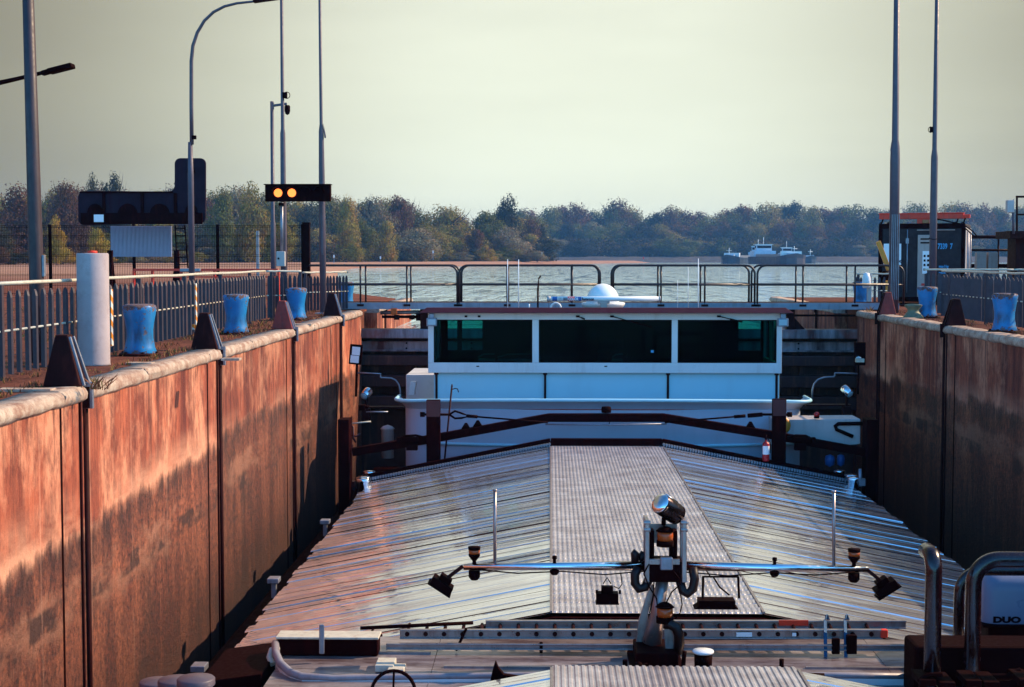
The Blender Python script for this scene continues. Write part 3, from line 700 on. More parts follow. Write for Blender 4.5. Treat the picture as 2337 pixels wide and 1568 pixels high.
# flat pale slabs set in the dirt
for k, (px, py, w) in enumerate(((60, 893, .5), (690, 742, .35), (320, 832, .3), (528, 822, .22))):
    g = ground_at(px, py, QZ); b = MB(); b.cbox((0, 0, .012), w, .16, .03)
    o = b.build('cover_slab', M['coping'], None, .006); o.location = (g.x, g.y, QZ); tag(o, ['flat pale slab on the dirt beside the nearest edge guard', 'flat slab on the dirt between third bollard and last guard', 'flat slab on the dirt in front of the largest bollard', 'small flat slab between pillar and second guard'][k], 'slab', 'slabs let into the quay dirt')
# ================================================================== POLES, SIGNS, KIOSK
def pole(name, label, px, Y, prof, cat='pole', base=QZ, mat='polegrey', group='tall poles along the lock', lean=0):
    x = P(px, 650, Y).x; t = thing(name, label, cat, (x, Y, base), 0, group)
    b = MB(); b.tube([(lean*z, 0, z) for r, z in prof], [r for r, z in prof], 16); b.build('shaft', M[mat], t)
    return t
t = pole('light_pole', 'thick tapering grey pole behind the palisade fence, nearest the camera', 86, 17.2, [(.085, 0), (.083, 1.0), (.080, 1.7), (.045, 7.5)], lean=-.012, mat='polecol')
b = MB(); b.box(.06, .09, -.03, .03, 1.0, 1.25); b.build('hatch_door', M['galv'], t, .004)
# curved street lamp
Y = 30.5; q = lambda px, py: Vector((P(px, py, Y).x-P(438, 650, Y).x, 0, P(px, py, Y).z-QZ))
t = pole('street_lamp', 'slender lamp post with arm curving over beside the dark sign', 438, Y, [(.062, 0), (.062, 2.9), (.045, 3.6)], 'street lamp', group=None)
pts = [q(437.5, 330), q(436.5, 240), q(436.5, 140), q(440, 105), q(450, 75), q(466, 48), q(487, 28), q(512, 15), q(540, 8), q(580, 3.5), q(610, 1)]
b = MB(); b.tube(pts, [.042, .04, .038, .036, .034, .032, .030, .028, .026, .024, .024], 12); b.build('curved_arm', M['polegrey'], t)
b = MB(); a = q(578, 4); c = q(650, -6); b.bar(a, c, .16, .06); b.build('lamp_head', M['dark2'], t, .02)
b = MB(); a = q(440, 314); b.cbox(a+Vector((.03, -.02, 0)), .09, .06, .08); b.build('bracket', M['black'], t, .01)
# lamp arm that enters from outside the frame
Y = 21; x0 = P(-190, 300, Y).x; t = thing('street_lamp', 'dark street lamp arm reaching in with flat lamp head behind the thick pole', 'street lamp', (x0, Y, QZ))
w = lambda px, py: Vector((P(px, py, Y).x-x0, 0, P(px, py, Y).z-QZ))
b = MB(); b.tube([(0, 0, 0), w(-190, 420), w(-188, 340), w(-160, 270), w(-100, 220), w(-40, 200), w(0, 189), w(40, 180), w(90, 168), w(122, 160)], [.07, .05, .045, .042, .04, .036, .034, .03, .028, .026], 12); b.build('curved_arm', M['dark'], t)
b = MB(); a = w(112, 164); c = w(167, 150); b.bar(a, c, .2, .07); b.bar(w(96, 168), w(128, 159), .1, .07); b.build('lamp_head', M['black'], t, .015)
b = MB(); a = w(124, 165); c = w(162, 155); b.bar(a, c, .14, .02); b.build('lens', M['offwhite'], t, .004)
# camera pole
Y = 36.5; x0 = P(624, 600, Y).x; t = pole('camera_pole', 'thin grey pole with short arm and camera behind the signal board', 624, Y, [(.068, 0), (.064, 2.1), (.05, 2.15), (.042, 5.06)], group=None)
w = lambda px, py: Vector((P(px, py, Y).x-x0, 0, P(px, py, Y).z-QZ))
b = MB(); b.bar(w(622, 250), w(622, 234), .07, .08); b.bar(w(620, 242), w(655, 237), .05, .06); b.build('arm', M['polegrey'], t, .01)
b = MB(); b.lathe([(.0, -.16), (.05, -.13), (.07, -.06), (.07, .05), (.05, .08), (0, .085)], w(656, 248), 14); b.build('dome_camera', M['black'], t)
# signal pole with light board
Y = 32.0; x0 = P(648, 600, Y).x; t = pole('signal_pole', 'tall grey pole carrying the four lamp signal board', 648, Y, [(.075, 0), (.072, 2.0), (.070, 2.2), (.058, 2.9), (.055, 3.9), (.040, 4.0), (.030, 9)], group=None)
w = lambda px, py, dy=0: Vector((P(px, py, Y).x-x0, dy, P(px, py, Y).z-QZ))
b = MB(); a = w(612, 461); c = w(759, 424); b.box(a.x, c.x, -.34, -.16, a.z, c.z); b.box(a.x-.02, c.x+.02, -.40, -.15, c.z, c.z+.02); b.build('signal_box', M['dark'], t, .008)
for k, px in enumerate((641.5, 672.5, 704, 735)):
    c = w(px, 442, -.35); b = MB()
    b.tube([c+Vector((0, .03, 0)), c+Vector((0, -.005, 0))], .088, 24); b.build('signal_lamp', M['lit'] if k < 2 else M['black'], t)
    b = MB(); hood = [[(c.x+rr*math.cos(R(an)), yy, c.z+rr*math.sin(R(an))) for an in range(20, 161, 10)] for rr, yy in ((.118, -.34), (.122, -.46))]
    b.sheet(hood, True); b.build('lamp_hood', M['dark'], t)
b = MB(); b.tube([w(645, 462, -.1), w(645, 575, -.1)], .035, 10); b.build('cable_pipe', M['galv'], t)
b = MB(); a = w(635, 608); c = w(654, 574); b.box(a.x, c.x, -.22, -.10, a.z, c.z); b.build('junction_box', M['offwhite'], t, .012)
b = MB(); b.cbox(w(651, 218, -.03), .09, .1, .12); b.tube(arc(w(655, 218, -.03), .07, -120, 120, 10), .008, 6); b.cbox(w(645, 467, -.12), .1, .12, .06); b.build('bracket', M['black'], t)
b = MB(); c = w(640, 590, -.225); b.lathe([(.022, 0), (.022, .008), (0, .008)], c, 12, axis=(0, -1, 0)); b.build('lock_knob', M['black'], t)
# slender pole at the gate
Y = 32.6; t = pole('mast_pole', 'slender stepped pole at the gate end of the sunlit wall', 737, Y, [(.072, 0), (.070, 2.2), (.066, 3.0), (.055, 4.0), (.036, 4.15), (.026, 9)], lean=-.004)
b = MB(); b.prism([(.055, 3.85), (.085, 3.85), (.085, 3.9), (.03, 4.16)], -.03, .03); b.box(-.02, .02, -.085, -.05, 1.3, 2.4); b.build('cover_plate', M['polegrey'], t, .004)
b = MB(); b.box(-.16, .16, -.16, .16, 0, .03); b.build('base_plate', M['galv'], t, .006)
# poles of the shaded side
t = pole('mast_pole', 'thick fluted grey pole rising behind the red edge guard', 2039, 33.5, [(.11, 0), (.108, 3.4), (.10, 3.7), (.075, 3.86), (.055, 9)], lean=-.004)
b = MB()
for k in range(5): b.box(-.09+k*.04, -.075+k*.04, -.115, -.09, .3, 2.2)
b.build('flute', M['galv'], t, .003)
b = MB(); b.prism([(-.12, 3.62), (-.09, 3.58), (-.05, 3.9), (-.075, 3.92)], -.03, .03); b.build('cover_plate', M['polegrey'], t)
t = pole('mast_pole', 'slender grey pole in front of the dark kiosk', 2127, 35.5, [(.088, 0), (.085, 2.4), (.080, 3.6), (.055, 3.8), (.042, 9.5)])
b = MB(); b.cbox((-.09, -.02, 4.25), .06, .06, .13); b.tube(arc((-.09, -.02, 4.25), .07, 90, 270, 8), .008, 6); b.build('bracket', M['black'], t)
b = MB(); b.tube(arc((0, 0, 1.7), .092, 0, 350, 16, (1, 0, 0), (0, 1, .3)), .008, 5); b.build('cable_tie', M['black'], t)

# ---- big dark sign seen from behind
Y = 44.0; x0 = P(325, 600, Y).x; t = thing('traffic_sign', 'large dark angular information sign seen from behind on two legs', 'sign', (x0, Y, QZ))
w = lambda px, py: (P(px, py, Y).x-x0, P(px, py, Y).z-QZ)
ol = []
def corner(cx, cy, r, a0, a1, n=6):
    for i in range(n+1): a = R(a0+(a1-a0)*i/n); ol.append(w(cx+r*math.cos(a), cy-r*math.sin(a)))
corner(192, 500, 14, 180, 270); corner(456, 496, 13, 270, 360); corner(456, 374, 13, 0, 90); corner(411, 374, 13, 90, 180); corner(385, 424, 13, 360, 270); corner(192, 450, 14, 90, 180)
b = MB(); b.prism(ol, 0, .10); b.build('sign_board', M['signback'], t, .02)
b = MB()
for px in (238, 325, 401):
    a = w(px-3, 508); c = w(px+3, 441); b.box(a[0], c[0], -.05, -.003, a[1], c[1])
a = w(182, 441); c = w(395, 437); b.box(a[0], c[0], -.04, -.003, a[1], c[1]); a = w(182, 512); c = w(466, 486); b.box(a[0]+.05, c[0]-.05, -.07, -.003, a[1], c[1]); b.build('stiffening_frame', M['dark'], t)
for px, py, rx in ((292, 488, 22), (365, 488, 22), (218, 488, 18), (437, 488, 14), (437, 395, 10)):
    a = w(px, py); b = MB(); pl = [(a[0]+rx/77*math.cos(R(k*15)), a[1]+(.30 if py > 450 else .2)*math.sin(R(k*15))) for k in range(13)]
    b.prism(pl, -.06, -.004); b.build('lamp_housing', M['dark'], t)
a = w(216, 507); c = w(238, 490); b = MB(); b.box(a[0], c[0], -.08, -.072, a[1], c[1]); b.build('white_label_plate', M['txt_white'], t, .002)
for s, px in ((-1, 249), (1, 401)):
    b = MB(); a = w(px-6*s-4, 513); c = w(px+8, 612)
    xx = w(px, 513)[0]; b.prism([(xx-.07, 1.45+.02), (xx+.07, 1.45+.02), (xx+.07+.03*s, -.0), (xx-.07-.02*s, 0)], .0, .12)
    b.prism([(xx-.05, 1.47), (xx+.02, 1.47), (xx-.14 if s > 0 else xx+.16, 0), (xx-.22 if s > 0 else xx+.08, 0)], .13, .2); b.build('leg', M['dark'], t)
b = MB(); tl, tr, bl_, br = w(402, 514), w(424, 514), w(406, 612), w(431, 612)
b.bar((tl[0], -.12, tl[1]), (bl_[0], -.12, bl_[1]), .04, .03); b.bar((tr[0], -.12, tr[1]), (br[0], -.12, br[1]), .04, .03)
for i in range(6): f = (i+.5)/6; b.bar((tl[0]+(bl_[0]-tl[0])*f, -.12, tl[1]+(bl_[1]-tl[1])*f), (tr[0]+(br[0]-tr[0])*f, -.12, tr[1]+(br[1]-tr[1])*f), .03, .03)
b.build('ladder', M['black'], t)

# ---- kiosk container on the shaded quay
Y = 40.0; cxk = P(2102, 560, Y).x; t = thing('kiosk_container', 'dark navy steel kiosk container with number and price panel', 'kiosk', (cxk, Y, QZ), R(-20))
kw, kd, kh = 2.20, 2.0, P(2100, 511, Y).z-QZ; hx = kw/2
b = MB(); b.box(-hx, hx, 0, kd, .06, kh); b.build('shell', M['navy'], t, .015)
b = MB()
for x in (-hx+.03, hx-.03): b.box(x-.05, x+.05, -.03, .0, .06, kh)
b.box(-hx, hx, -.04, 0, kh-.12, kh+.01); b.box(-hx, hx, -.03, 0, .06, .2); b.build('corner_frame', M['dark'], t, .008)
b = MB(); b.box(hx+.002, hx+.03, .1, kd-.1, .15, kh-.1); b.build('end_door', M['offwhite'], t, .01)
b = MB()
for y in (.3, .7, 1.3): b.tube([(hx+.06, y, .2), (hx+.06, y, kh-.2)], .02, 8)
b.build('locking_bar', M['galv'], t)
b = MB(); b.tube([(-.36, -.05, .3), (-.36, -.05, kh-.15)], .015, 8); b.box(-.40, -.32, -.07, -.04, 1.62, 1.76); b.build('door_rod', M['galv'], t)
b = MB(); b.box(-.98, -.52, -.035, -.01, 1.05, 1.62); b.build('notice_board', M['txt_white'], t, .006)
b = MB(); b.prism([(-.80, 1.27), (-.73, 1.25), (-.66, 1.34), (-.60, 1.42), (-.62, 1.46), (-.68, 1.43), (-.63, 1.58), (-.70, 1.45), (-.76, 1.56), (-.73, 1.42), (-.80, 1.36), (-.74, 1.36)], -.043, -.037); b.build('animal_emblem', M['txt_dark'], t)
text_mesh('lettering', 'BOX', .13, M['txt_dark'], t, Matrix.Translation((-.80, -.039, 1.10)) @ FACE_CAM, .002, .004, 1.1)
b = MB(); b.box(-.09, .30, -.06, -.005, .2, 1.85); b.box(-.12, .86, -.05, -.005, kh-.18, kh-.155); b.build('service_panel', M['beige'], t, .01)
b = MB(); b.box(.04, .24, -.07, -.061, .82, 1.42); b.build('price_list', M['txt_white'], t)
b = MB()
for i in range(4):
    for j in range(2): b.box(.07+j*.09, .12+j*.09, -.078, -.071, .9+i*.12, .96+i*.12)
b.lathe([(.05, 0), (.05, .01), (0, .01)], (.15, -.072, .78), 14, axis=(0, -1, 0)); b.box(-.02, .28, -.066, -.061, 1.62, 1.66); b.box(-.02, .28, -.066, -.061, 1.72, 1.76); b.build('button', M['black'], t)
b = MB(); b.box(.02, .1, -.066, -.061, .5, .56); b.build('red_mark', M['txt_red'], t)
text_mesh('lettering', '7339  7', .20, M['txt_blue'], t, Matrix.Translation((.42, -.012, 1.48)) @ FACE_CAM, .003, .006, .62)
for i, w_ in enumerate((.26, .26, .3, .28, .26)):
    text_mesh('lettering', ['mass 0 kg', 'tara 00', 'netto 0 kg', 'cub 00', '0000 00'][i], .10, M['txt_blue'], t, Matrix.Translation((.46, -.012, .98-i*.165)) @ FACE_CAM, .002, .003, .62)
# orange lifting beam on the kiosk
t = thing('lifting_beam', 'orange red lifting beam resting on top of the kiosk', 'lifting beam', (cxk, Y, QZ+kh), R(-20))
b = MB(); b.box(-1.16, 1.04, .35, .55, .14, .28); b.box(1.04, 1.20, .38, .52, .15, .25); b.box(-1.18, 1.06, .33, .57, .28, .30); b.build('beam', M['orange'], t, .01)
b = MB(); b.box(-.16, .16, .33, .57, .0, .138); b.build('foot', M['orange'], t, .01)
b = MB(); b.box(-.02, .16, .3, .33, .02, .12); b.build('hoist_block', M['amber'], t, .01)
b = MB()
for x in (-1.06, -.86, .90, 1.08): b.tube([(x, .40, .15), (x-.03, .40, .06), (x-.06, .38, -.0)], .022, 6); b.tube(arc((x-.06, .38, .02), .03, 0, 330, 8), .012, 5)
b.tube([(.25, .3, .14), (.5, .25, .10), (.85, .2, .02), (1.05, .1, -.02), (1.3, 0, -.2), (1.42, -.02, -.34), (1.36, -.02, -.36), (1.15, .05, -.16), (.95, .1, -.02)], .02, 6); b.build('sling', M['black'], t)
# yellow barrier arm
Y = 38.6; x0 = P(2024, 614, Y).x; t = thing('barrier_arm', 'yellow orange barrier arm leaning beside the kiosk', 'barrier', (x0, Y, QZ))
a = P(2003, 551, Y)-t.location; c = P(2028, 612, Y)-t.location
b = MB(); b.bar(a, c+Vector((0, 0, -.05)), .09, .12); b.build('arm', M['yellow'], t, .015)
b = MB(); b.cbox((.02, 0, .32), .22, .2, .66); b.build('stand', M['yellow'], t, .03)
b = MB(); b.lathe([(.10, 0), (.10, .2), (.06, .24), (0, .24)], (-.02, .1, .66), 14); b.build('motor', M['black'], t)
# small lamp post with cover near gate rail on the shaded side
x = P(1970, 690, 37.0).x; t = thing('gate_post', 'white bagged post at the end of the gate railing', 'post', (x+.05, 36.6, QZ))
b = MB(); b.box(-.05, .05, -.05, .05, 0, .84); b.build('post', M['offwhite'], t, .008)
b = MB(); b.lathe([(.08, .5), (.11, .58), (.10, .75), (.07, .86), (0, .88)], (-.08, -.04, 0), 12); b.build('cover', M['txt_white'], t)
# platform at the right edge
Y = 43.0; x0 = P(2330, 600, Y).x; t = thing('service_platform', 'dark steel service platform with railing and box camera at the picture edge', 'platform', (x0, Y, QZ))
w = lambda px, py, dy=0: Vector((P(px, py, Y).x-x0, dy, P(px, py, Y).z-QZ))
b = MB(); a = w(2290, 545); c = w(2420, 528); b.box(a.x, c.x, -.6, .8, a.z, c.z); b.build('deck', M['dark2'], t, .01)
b = MB(); a = w(2312, 605); c = w(2400, 545); b.box(a.x, c.x, -.2, .6, 0, a.z+.9); b.build('column', M['dark2'], t, .01)
b = MB()
for px in (2306, 2326, 2331, 2345, 2368): b.tube([w(px, 528, -.55), w(px, 450, -.55)], .03, 8)
b.tube([w(2304, 451, -.55), w(2410, 451, -.55)], .03, 8); b.tube([w(2306, 491, -.55), w(2410, 491, -.55)], .025, 8); b.build('railing', M['dark2'], t)
b = MB(); a = w(2281, 487, -.6); c = w(2297, 459, -.6); b.box(a.x, c.x, -.7, -.5, a.z, c.z); b.build('box_camera', M['offwhite'], t, .015)
b = MB(); b.tube([w(2296, 482, -.6), w(2297, 535, -.6)], .035, 8); b.tube([w(2297, 457, -.6), w(2297, 480, -.6)], .012, 6); b.build('camera_bracket', M['polegrey'], t)
# handrail behind kiosk with two cabinets
Y = 44.5; x0 = P(2200, 600, Y).x; t = thing('river_railing', 'dark two bar railing on the shaded quay edge behind the kiosk', 'railing', (x0, Y, QZ))
w = lambda px, py, dy=0: Vector((P(px, py, Y).x-x0, dy, P(px, py, Y).z-QZ))
b = MB(); b.tube([w(2190, 541), w(2330, 541)], .05, 8); b.tube([w(2190, 571), w(2330, 571)], .035, 8); b.build('rail', M['dark2'], t)
for px in (2278, 2215, 2326): MB().tube([w(px, 541), Vector((w(px, 541).x, 0, 0))], .03, 8).build('post', M['dark2'], t)
b = MB(); b.bar(w(2190, 607), w(2330, 607), .2, .12); b.build('kerb_beam', M['dark'], t)
for k, (pa, pb) in enumerate(((2226, 2248), (2252, 2274))):
    Yc = 43.8; a = P(pa, 604, Yc); c = P(pb, 576, Yc); b = MB(); b.box(-(c.x-a.x)/2, (c.x-a.x)/2, -.12, .12, .2, c.z-QZ); b.box(-.12, .12, -.125, -.12, c.z-QZ-.12, c.z-QZ-.1)
    o = b.build('cable_cabinet', M['beige'], None, .02); o.location = ((a.x+c.x)/2, Yc, QZ)
    tag(o, ['beige cabinet below the railing, the one nearer the kiosk', 'beige cabinet below the railing, the one nearer the platform'][k], 'cabinet', 'cabinets by the railing')
# ================================================================== THE BARGE (one vessel; parts in world coordinates shifted to its root)
BX = 1.03
barge = thing('cargo_barge', 'large cargo barge lying in the lock with ribbed aluminium hatch covers and white wheelhouse', 'barge', (BX, 19, LW))
def wb(mb, name, mat, parent=None, bev=0, seg=2, smooth_root=None):
    o0 = (smooth_root or barge).location
    mb.v = [(x-o0.x, y-o0.y, z-o0.z) for x, y, z in mb.v]
    return mb.build(name, mat, parent or smooth_root or barge, bev, seg)
HX0, HX1 = -4.05, 6.15
b = MB()
b.prism([(HX0, -4.80), (HX0+.1, -4.72), (HX1-.1, -4.72), (HX1, -4.80), (HX1, -6.4), (HX0, -6.4)], 2.0, 33.6); wb(b, 'hull', M['dark'])
# --- hatch profile
E0, E1, S0, S1, ZE, ZS = -3.17, 5.25, 0.03, 1.99, -3.92, -3.29
def coaming(y0, y1):
    b = MB()
    b.prism([(E0+.12, -4.72), (E0+.12, ZE-.06), (S0, ZS-.08), (S1, ZS-.08), (E1-.12, ZE-.06), (E1-.12, -4.72)], y0, y1); return b
wb(coaming(13.72, 26.05), 'coaming', M['dark2']); wb(coaming(4, 11.75), 'coaming', M['dark2'])
PROF = [(0, .0), (.014, .0), (.022, .0052), (.076, .0068), (.084, .0056), (.094, .0056), (.102, .0066), (.154, .0070), (.162, .0058), (.172, .0058), (.180, .0068), (.232, .0062), (.2385, .0)]
def hatch_side(y0, y1, sgn):
    b = MB(); n = int(round((y1-y0)/.24))
    for i in range(n):
        yy = y0+i*.24; dz = random.uniform(-.002, .003); tilt = random.choice([random.uniform(-.045, .03), random.uniform(-.012, .012)]); ex = random.uniform(-.03, .035)
        if i % 5 == 0: dz += .006
        if sgn < 0: xa, za, xb, zb = E0-ex, ZE, S0, ZS
        else: xa, za, xb, zb = S1, ZS, E1+ex, ZE
        rows = []
        for f in (0, .33, .66, 1):
            x = xa+(xb-xa)*f; z = za+(zb-za)*f+random.uniform(-.0012, .0012)
            rows.append([(x, yy+p[0], z+p[1]+dz*(1 if p[1] > 0 else 0)+tilt*(p[0]-.12)) for p in PROF])
        m_ = len(b.f); b.sheet(rows)
        for k in range(m_, len(b.f)):
            if (k-m_) % 12 in (1,) and i % 2 == 0: b.mi[k] = 1
        outer = rows[0] if sgn < 0 else rows[-1]
        b.add(outer+[(q[0], q[1], q[2]-.07) for q in outer], [(k, k+1, k+1+len(PROF), k+len(PROF)) for k in range(len(PROF)-1)])
    return b
def ridge(y0, y1, bumps=True):
    b = MB(); pitch = .0545; nx = 36; w = S1-S0; pitch = w/nx; xs = []
    for i in range(nx):
        for f, h in ((0, 0), (.16, 0), (.34, 1), (.72, 1), (.90, 0)): xs.append((S0+(i+f)*pitch, h))
    xs.append((S1, 0)); rows = []
    y = y0
    k = 0
    while y < y1:
        L = .19
        prof = ((0, -.2, 0), (.014, -.2, 0), (.03, .7, 0), (.10, .85, .5), (.175, 1.0, 1)) if bumps else ((0, 1, 0), (.1, 1, 0))
        seam = (k % 7 == 0)
        for dy, m, sh in prof:
            lift = (.010 if bumps and seam else 0)
            rows.append([(x+(sh*.010 if h else 0), y+dy, ZS+.004+(h*m*.009 if m > 0 else (m*.012))+random.uniform(0, .0012)+(lift if m > .9 else 0)) for x, h in xs])
        y += L; k += 1
    return b.sheet(rows)
for (y0, y1, bu) in ((13.69, 25.95, True), (5.5, 11.78, False)):
    lh = hatch_side(y0, y1, -1); wb(lh, 'hatch_cover', [M['hatch'], M['dark2']]); rh = hatch_side(y0, y1, 1); wb(rh, 'hatch_cover', [M['hatch'], M['dark2']])
    wb(ridge(y0, y1, bu), 'hatch_ridge', M['ridge'])
    b = MB()
    for x in (S0-.008, S1+.008): b.bar((x, y0, ZS+.012), (x, y1, ZS+.012), .025, .02)
    wb(b, 'ridge_trim', M['alu'], bev=.004)
# end angle of main hatch towards the stern (dark) and toothed edge strip
b = MB()
for (xa, za, xb, zb) in ((E0-.02, ZE+.02, S0, ZS+.03), (S0, ZS+.03, S1, ZS+.03), (S1, ZS+.03, E1+.02, ZE+.02)):
    b.bar((xa, 26.12, za+.04), (xb, 26.12, zb+.04), .10, .13)
wb(b, 'end_coaming', M['dark'], bev=.01)
b = MB()
for (xa, za, xb, zb) in ((E0, ZE, S0, ZS), (S1, ZS, E1, ZE)):
    n = 70; b = MB()
    for i in range(n): f = (i+.5)/n; b.cbox((xa+(xb-xa)*f, 25.98, za+(zb-za)*f+.05), .026, .08, .05)
    b.bar((xa, 26.03, za+.05), (xb, 26.03, zb+.05), .02, .03)
    wb(b, 'edge_strip', M['galv'])
# front end face of the main hatch (dark) plus sloping end plates
b = MB(); b.prism([(E0+.05, ZE-.5), (E0+.05, ZE-.03), (S0, ZS-.03), (S1, ZS-.03), (E1-.05, ZE-.03), (E1-.05, ZE-.5)], 13.63, 13.68); wb(b, 'hatch_end_plate', M['dark'])
# --- middle deck between the holds
b = MB()
for xa, xb in ((-2.34, -1.0), (-.995, .8), (.805, 2.9), (2.905, 4.3)): b.box(xa, xb, 11.82, 13.61, -3.56, -3.50)
wb(b, 'middle_deck', M['deck'])
b = MB()
for xa, xb, y in ((-2.2, -1.05, 13.0), (2.2, 3.4, 12.6), (1.0, 2.4, 12.35), (-.9, .7, 12.55)):
    b.box(xa, xb, y, y+.035, -3.50, -3.482)
wb(b, 'plate_joint', M['alu'])
b = MB(); b.box(-2.34, 4.4, 11.80, 13.61, -4.75, -3.57); wb(b, 'middle_casing', M['dark'])
# rail pipe with rounded corner and white coaming under it
Yr = 12.15; rp = [P(628, 1468, 12.9), P(630, 1492, 12.6), P(640, 1514, 12.4), P(662, 1534, 12.25), P(690, 1544, Yr), P(760, 1547, Yr), P(1000, 1543, Yr), P(1230, 1540, Yr), P(1600, 1538, Yr), P(1900, 1541, Yr), P(2106, 1543, Yr)]
b = MB(); b.tube(rp, [.034]*5+[.026]*(len(rp)-5), 14); wb(b, 'rail_pipe', M['pipe'])
b = MB(); top = [p+Vector((0, -.02, -.02)) for p in rp]; bot = [Vector((p.x, p.y-.02, -4.0)) for p in rp]; b.sheet([top, bot]); b.sheet([[p+Vector((0, .02, 0)) for p in top], [p+Vector((0, .02, 0)) for p in bot]])
wb(b, 'white_coaming', M['white'])
b = MB(); b.tube([P(634, 1478, 12.85), P(620, 1484, 12.8), P(615, 1500, 12.75), P(622, 1516, 12.7)], .03, 10); wb(b, 'bent_pipe', M['cream'])
# locker at the left
a = P(632, 1458, 12.9); c = P(862, 1535, 12.9)
b = MB(); b.box(a.x, c.x, 12.9, 13.1, -3.497, a.z); wb(b, 'deck_locker', M['dark'], bev=.012)
b = MB(); b.box(a.x-.01, c.x+.01, 12.88, 13.12, a.z+.002, a.z+.022); wb(b, 'locker_lid', M['cream'], bev=.006)
b = MB(); q0 = P(734, 1425, 12.7); q1 = P(734, 1492, 12.7); b.bar(q0, q1, .045, .02); wb(b, 'upright_lug', M['galv'], bev=.008)
# pale boxes beside the locker
b = MB(); q = P(880, 1520, 12.5); b.cbox((q.x, 12.5, -3.46), .16, .25, .06); q = P(905, 1520, 12.4); b.cbox((q.x, 12.4, -3.465), .14, .2, .04); wb(b, 'deck_pad', M['cream'], bev=.008)
# low dark hatch lid on the far left and pale rim
b = MB(); a = P(470, 1535, 12.6); c = P(612, 1516, 12.6); b.prism([(a.x, a.z), (c.x, c.z), (c.x, c.z-.5), (a.x, a.z-.5)], 12.3, 13.4); wb(b, 'side_casing', M['black'], bev=.01)
# hand wheel
c = P(897, 1582, 11.4); b = MB(); ring = arc(c, .172, 0, 360, 32, (1, 0, 0), (0, .35, .94)); b.tube(ring, .014, 8, False)
for k in range(3): a = R(90+120*k); b.tube([c, c+Vector((1, 0, 0))*.17*math.cos(a)+Vector((0, .35, .94))*.17*math.sin(a)], .009, 6)
b.tube([c, c+Vector((0, .4, -.3))], .02, 8); wb(b, 'hand_wheel', M['black'])
# fittings along the pipe
b = MB(); q = [P(1120, 1545, 11.95), P(1126, 1520, 11.95), P(1131, 1506, 11.95), P(1138, 1522, 11.95), P(1150, 1536, 11.95), P(1220, 1546, 11.95), P(1210, 1556, 11.95), P(1118, 1556, 11.95)]
b.prism([(v.x, v.z) for v in q], 11.9, 11.96); wb(b, 'rope_fin', M['black'], bev=.006)
b = MB(); b.bar(P(1426, 1505, 12), P(1426, 1540, 12), .04, .03); b.bar(P(1400, 1536, 12), P(1432, 1540, 12), .03, .02); wb(b, 'lever', M['black'], bev=.008)
b = MB(); q = P(1457, 1519, 12); b.lathe([(0, -.035), (.025, -.025), (.035, 0), (.025, .025), (0, .035)], q, 14); b.tube([q, P(1457, 1542, 12)], .012, 8); b.tube([q, P(1478, 1514, 12)], .008, 6); wb(b, 'ball_valve', M['black'])
b = MB(); b.tube([P(1512, 1530, 12), P(1520, 1538, 12), P(1534, 1541, 12), P(1548, 1538, 12), P(1555, 1529, 12)], .012, 8); wb(b, 'hook', M['black'])
b = MB(); b.tube([P(1562, 1486, 12.1), P(1560, 1500, 12.1), P(1559, 1520, 12.1), P(1563, 1532, 12.1), P(1575, 1537, 12.1), P(1605, 1538, 12.1)], .019, 10); wb(b, 'bent_rod', M['black'])
b = MB(); q = P(1604, 1532, 12.2); r = P(1604, 1488, 12.2); b.lathe([(.072, 0), (.076, r.z-q.z), (0, r.z-q.z)], q, 22); wb(b, 'vent_pipe', M['black'])
b = MB(); b.lathe([(.086, -.006), (.09, .006), (.086, .016), (0, .018)], r, 22); wb(b, 'vent_lid', M['plastic'])
b = MB(); b.tube([P(1783, 1504, 12), P(1783, 1525, 12), P(1788, 1536, 12), P(1800, 1540, 12)], .02, 10); b.tube([P(1795, 1539, 12), P(1880, 1542, 12)], .022, 8); wb(b, 'lever', M['black'])
# --- bollards of the vessel
def bitt(px, py, Y, r, h, mat, cap):
    c = P(px, py, Y); b = MB(); b.lathe([(r*.85, -h), (r*.85, -.07), (r, -.05), (r, -.01), (r*.93, 0), (0, .012)], c, 28); return wb(b, 'deck_bollard', mat, bev=0)
for px, py, Y, r in ((447, 1546, 10.4, .135), (402, 1549, 10.75, .135), (358, 1553, 11.1, .135)): bitt(px, py, Y, r, .9, M['polegrey'], 0)
for px, py, Y, r in ((842, 1075, 26.3, .11), (828, 1088, 25.7, .13), (828, 1092, 25.4, .12), (1943, 1083, 26.0, .13), (1949, 1089, 25.6, .13), (1915, 1073, 26.6, .1)): bitt(px, py, Y, r, .5, M['chrome'], 0)
for px, py, Y in ((742, 1190, 22.2), (625, 1323, 17.9), (455, 1522, 14.2)):
    c = P(px, py, Y); b = MB(); b.cbox(c, .14, .18, .06); b.cbox(c+Vector((0, 0, -.12)), .06, .08, .2); wb(b, 'side_bracket', M['galv'], bev=.008)
